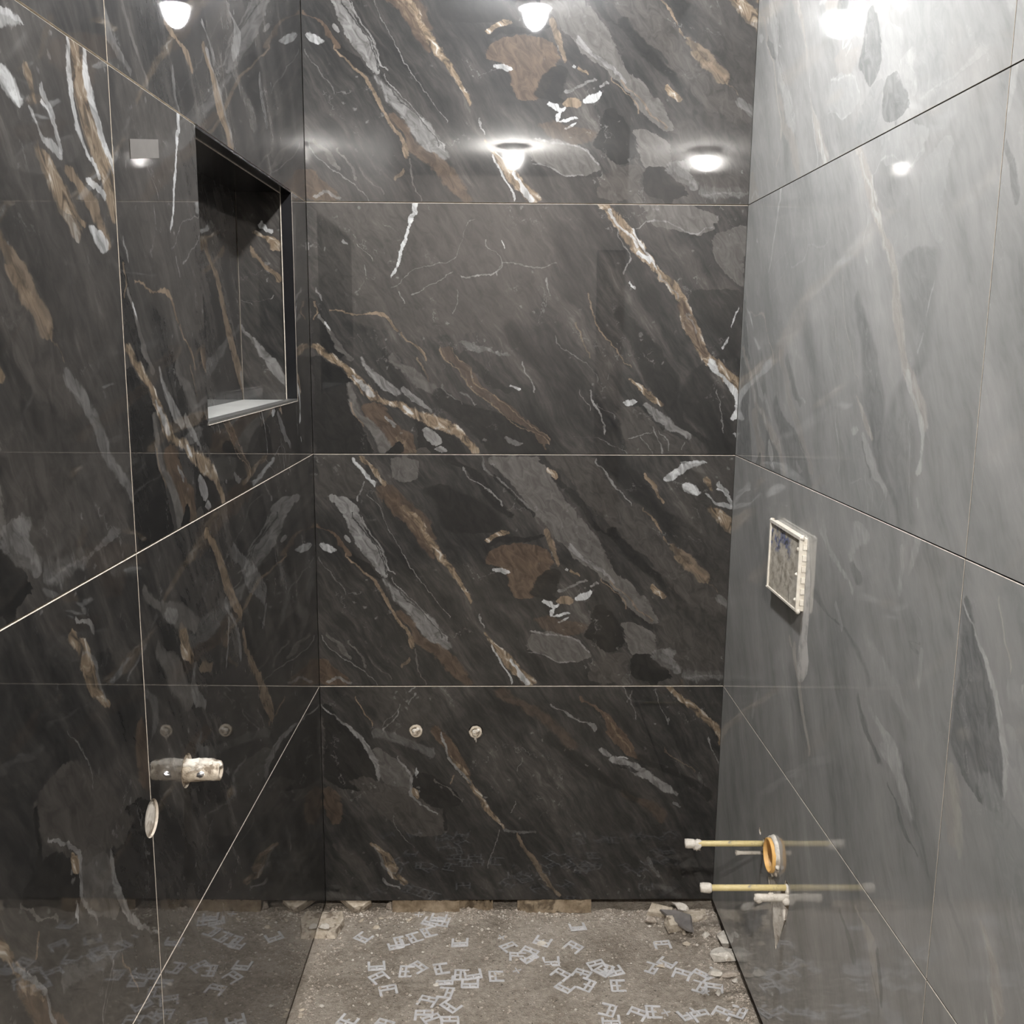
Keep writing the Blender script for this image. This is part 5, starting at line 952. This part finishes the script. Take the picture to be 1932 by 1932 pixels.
# loose ridge along the grey wall and the back wall: grit nobody could count
rnd = random.Random(5); bm = bmesh.new()
def grit(x, y, r):
    vs = [bm.verts.new(Vector((x, y, fl_h(x, y)+r*.25))+Vector(d)*r*rnd.uniform(.6, 1.2)) for d in ((1, 0, 0), (-1, 0, 0), (0, 1, 0), (0, -1, 0), (0, 0, .8), (0, 0, -.7))]
    for a, b_, c in ((0, 2, 4), (2, 1, 4), (1, 3, 4), (3, 0, 4), (2, 0, 5), (1, 2, 5), (3, 1, 5), (0, 3, 5)): bm.faces.new((vs[a], vs[b_], vs[c]))
for i in range(6500):
    u = rnd.random()
    if u < .30: x, y = rnd.uniform(.01, 1.04), -abs(rnd.gauss(0, .028))+.02
    elif u < .52: y = rnd.uniform(-.62, 0); x = W0-AR*y-.006-abs(rnd.gauss(0, .04))
    elif u < .60: y = rnd.uniform(-.62, 0); x = .008+abs(rnd.gauss(0, .025))
    else: x, y = rnd.uniform(.01, 1.04), rnd.uniform(-.62, -.01)
    grit(x, y, min(.0062, .0008+rnd.expovariate(1/.0011)))
n0 = len(bm.faces)
for i in range(900):
    x, y = rnd.uniform(.01, 1.04), (rnd.uniform(-.62, .0) if i % 3 else -abs(rnd.gauss(0, .04)))
    grit(x, y, min(.0075, .0016+rnd.expovariate(1/.0010)))
for i, f in enumerate(bm.faces): f.material_index = 1 if i >= n0 else 0
fix(bm); o = link('floor_grit', bm, [M['stone'], M['white_plaster']]); o['kind'] = 'stuff'; tag(o, 'loose sandy grit and crumbs strewn over the dusty floor', 'grit')
# battens under the back wall tile
for px0, px1, sd, lb in ((742, 868, 1, 'longer wood batten wedged under the back wall, left of centre'), (976, 1114, 3, 'wood batten wedged under the back wall, right of centre'), (868, 930, 5, 'short rough wood offcut under the back wall, between the two battens')):
    x0, x1 = fpt(px0, 1712)[0], fpt(px1, 1712)[0]; rn = random.Random(sd); bm = bmesh.new(); n = 14
    pf = []
    for i in range(n+1):
        xx = x0+(x1-x0)*i/n; h = .036+rn.uniform(-.006, .002) - (.012 if sd == 5 and i % 3 == 1 else 0); yy = .004+rn.uniform(-.002, .003)+(.012 if sd == 5 else 0)
        pf.append([bm.verts.new((xx, yy-.004, .0)), bm.verts.new((xx, yy, h)), bm.verts.new((xx, .05, h)), bm.verts.new((xx, .05, 0))])
    for p_, q in zip(pf, pf[1:]):
        for j in range(4): bm.faces.new((p_[j], p_[(j+1) % 4], q[(j+1) % 4], q[j]))
    bm.faces.new(pf[0]); bm.faces.new(pf[-1]); fix(bm); o = link('wood_batten', bm, M['wood']); tag(o, lb, 'batten')
x, y = fpt(800, 1716); hull('wood_splinter', M['wood'], (x, y-.004), -.03, (.050, .010, .010), 71, 'splintered wood piece lying in front of the longer batten', 'splinter', pts=[(-1, -.5), (.2, -1), (1, .3), (.6, 1), (-.8, .7)])

# ------------------------------------------------------------------ levelling clips
def clip_bm(kind):
    bm = bmesh.new(); T = .0018
    def b(x0, x1, y0, y1, z0=0, z1=T): add_box(bm, (x0, y0, z0), (x1, y1, z1))
    b(-.020, .020, -.0020, .0026); b(-.020, .020, -.0128, -.0082)               # the two rails of the base
    b(-.020, -.0155, -.0085, -.0015); b(.0155, .020, -.0085, -.0015); b(-.002, .002, -.0085, -.0015)   # bridges, leaving two slots
    b(-.020, -.0142, .0022, .0170 if kind != 1 else .010); b(.0142, .020, .0022, .0170)     # legs
    if kind == 2: b(-.0022, .0022, .0022, .008)                                   # snapped tab
    b(-.014, -.003, -.0095, -.0085, T, T+.0022); b(.003, .014, -.0095, -.0085, T, T+.0022)
    fix(bm); return bm
base = []
for kd in range(3):
    me = bpy.data.meshes.new('levelling_clip'); bm = clip_bm(kd); bm.to_mesh(me); bm.free(); me.materials.append(M['clip']); base.append(me)
c1 = lambda x, y: (520+x/4.2, 1660+y/4.2)
c2 = lambda x, y: (900+x/3.578, 1660+y/3.578)
CLUSTERS = [
 ([c1(955, 500)+(20,), c1(1095, 440)+(-60,), c1(1205, 400)+(-65,), c1(990, 470)+(-70,)], 'row nearest the back wall left of centre'),
 ([c1(1225, 325)+(-20,), c1(1330, 325)+(80,), c1(1290, 300)+(-10,)], 'heap of clips just below the longer batten'),
 ([c1(800, 670)+(10,), c1(815, 755)+(-140,), c1(890, 850)+(195,)], 'loose chain of clips nearest the left wall'),
 ([c1(1030, 710)+(-90,), c1(1130, 675)+(135,)], 'tilted pair right of the left chain'),
 ([c1(1465, 735)+(-90,), c1(1565, 740)+(10,), c1(1540, 810)+(0,)], 'square clump left of centre'),
 ([c1(1340, 785)+(0,), c1(1355, 880)+(80,), c1(1205, 940)+(160,), c1(1385, 990)+(-40,)], 'string in front of the square clump'),
 ([c1(1175, 1050)+(180,), c1(1240, 1090)+(210,), c1(1380, 1105)+(185,)], 'bottom-edge row left of centre'),
 ([c2(215, 435)+(215,), c2(275, 500)+(180,), c2(350, 510)+(40,), c2(355, 470)+(150,)], 'tangled clump in mid floor'),
 ([c2(570, 615)+(140,), c2(710, 610)+(150,), c2(590, 705)+(-40,), c2(745, 690)+(60,)], 'open ring of clips right of centre'),
 ([c2(805, 550)+(200,), c2(850, 600)+(-45,), c2(930, 600)+(20,), c2(870, 585)+(60,)], 'clump above the sideways clip'),
 ([c2(1280, 540)+(-35,), c2(1385, 620)+(155,)], 'diagonal pair in front of the rubble heap'),
 ([c2(1510, 630)+(140,), c2(1575, 625)+(30,), c2(1500, 710)+(60,), c2(1600, 720)+(170,)], 'clump by the pale lump'),
 ([c2(890, 860)+(70,), c2(905, 935)+(0,)], 'crossed pair at the bottom edge'),
 ([c2(1085, 880)+(150,), c2(1185, 870)+(-90,)], 'touching bottom-edge pair beside a cross spacer'),
 ([c2(1430, 900)+(25,), c2(1510, 905)+(-160,)], 'flat bottom-edge pair towards the grey wall'),
 ([c2(1660, 890)+(145,), c2(1770, 900)+(60,)], 'last bottom-edge pair next to the grey wall'),
]
SINGLES = [
 (c1(690, 440)+(-35,), 'grey levelling clip lying alone right of the flat cream slab'), (c1(1460, 490)+(0,), 'grey levelling clip lying square to the wall, alone below the wood offcut'),
 (c1(1305, 690)+(-75,), 'grey levelling clip lying alone, left of the square clump'), (c1(1740, 750)+(-85,), 'grey levelling clip lying alone, right of the square clump'),
 (c1(565, 1110)+(-25,), 'grey levelling clip nearest the left wall at the bottom edge'), (c1(860, 1125)+(155,), 'grey levelling clip cut by the bottom edge, second from the left wall'),
 (c2(440, 400)+(-25,), 'grey levelling clip half under the pale chip in the middle'), (c2(680, 305)+(10,), 'grey levelling clip farthest back, alone below the right wood batten'),
 (c2(655, 430)+(140,), 'grey levelling clip tilted alone, right of the pale chip'), (c2(500, 535)+(0,), 'grey levelling clip lying square, alone below the pale chip'),
 (c2(945, 695)+(-90,), 'grey levelling clip standing sideways, alone right of the ring of clips'), (c2(1250, 410)+(185,), 'grey levelling clip alone right in front of the rubble heap'),
 (c2(1180, 575)+(60,), 'broken levelling clip alone, left of the diagonal pair')]
rnd = random.Random(11)
def put_clip(px, py, ang, label, group, kd):
    x, y = fpt(px, py, .004); o = bpy.data.objects.new('levelling_clip', base[kd]); COL.objects.link(o)
    hz = max(fl_h(x+dx*.016, y+dy*.016) for dx in (-1, 0, 1) for dy in (-1, 0, 1))
    o.location = (x, y, hz-.0012); o.rotation_euler = (rnd.uniform(-.06, .06), rnd.uniform(-.06, .06), math.radians(ang)); o.scale = (1.08, 1.22, 1.15); tag(o, label, 'tile clip', group)
ORD = {2: ('left one', 'right one'), 3: ('leftmost', 'middle one', 'rightmost'), 4: ('leftmost', 'second from left', 'third from left', 'rightmost')}
for lst, where in CLUSTERS:
    for i, (px, py, a) in enumerate(sorted(lst)): put_clip(px, py, a, 'grey levelling clip, '+ORD[len(lst)][i]+' of the '+where, 'levelling clips: '+where, rnd.choice((0, 0, 2, 1)))
for (px, py, a), lb in SINGLES: put_clip(px, py, a, lb, 'levelling clips lying singly', 1 if 'broken' in lb else rnd.choice((0, 2)))
bm = bmesh.new(); add_box(bm, (-.011, -.0012, 0), (.011, .0012, .003)); add_box(bm, (-.0012, -.011, 0), (.0012, -.0012, .003)); add_box(bm, (-.0012, .0012, 0), (.0012, .011, .003)); fix(bm)
me = bpy.data.meshes.new('cross_spacer'); bm.to_mesh(me); bm.free(); me.materials.append(M['clip'])
for (px, py), a, lb in ((c1(1135, 280), 0, 'small cross spacer nearest the back wall, left of centre'), (c2(270, 607), .4, 'small cross spacer alone in the middle of the floor'), (c2(1275, 890), .3, 'small cross spacer at the bottom edge between two clip pairs'), (c2(1545, 762), .5, 'small cross spacer below the clump by the pale lump'), (c2(165, 385), .6, 'small cross spacer above the tangled middle clump')):
    x, y = fpt(px, py); o = bpy.data.objects.new('cross_spacer', me); COL.objects.link(o); o.location = (x, y, fl_h(x, y)); o.rotation_euler = (0, 0, a); tag(o, lb, 'spacer', 'cross spacers on the floor')
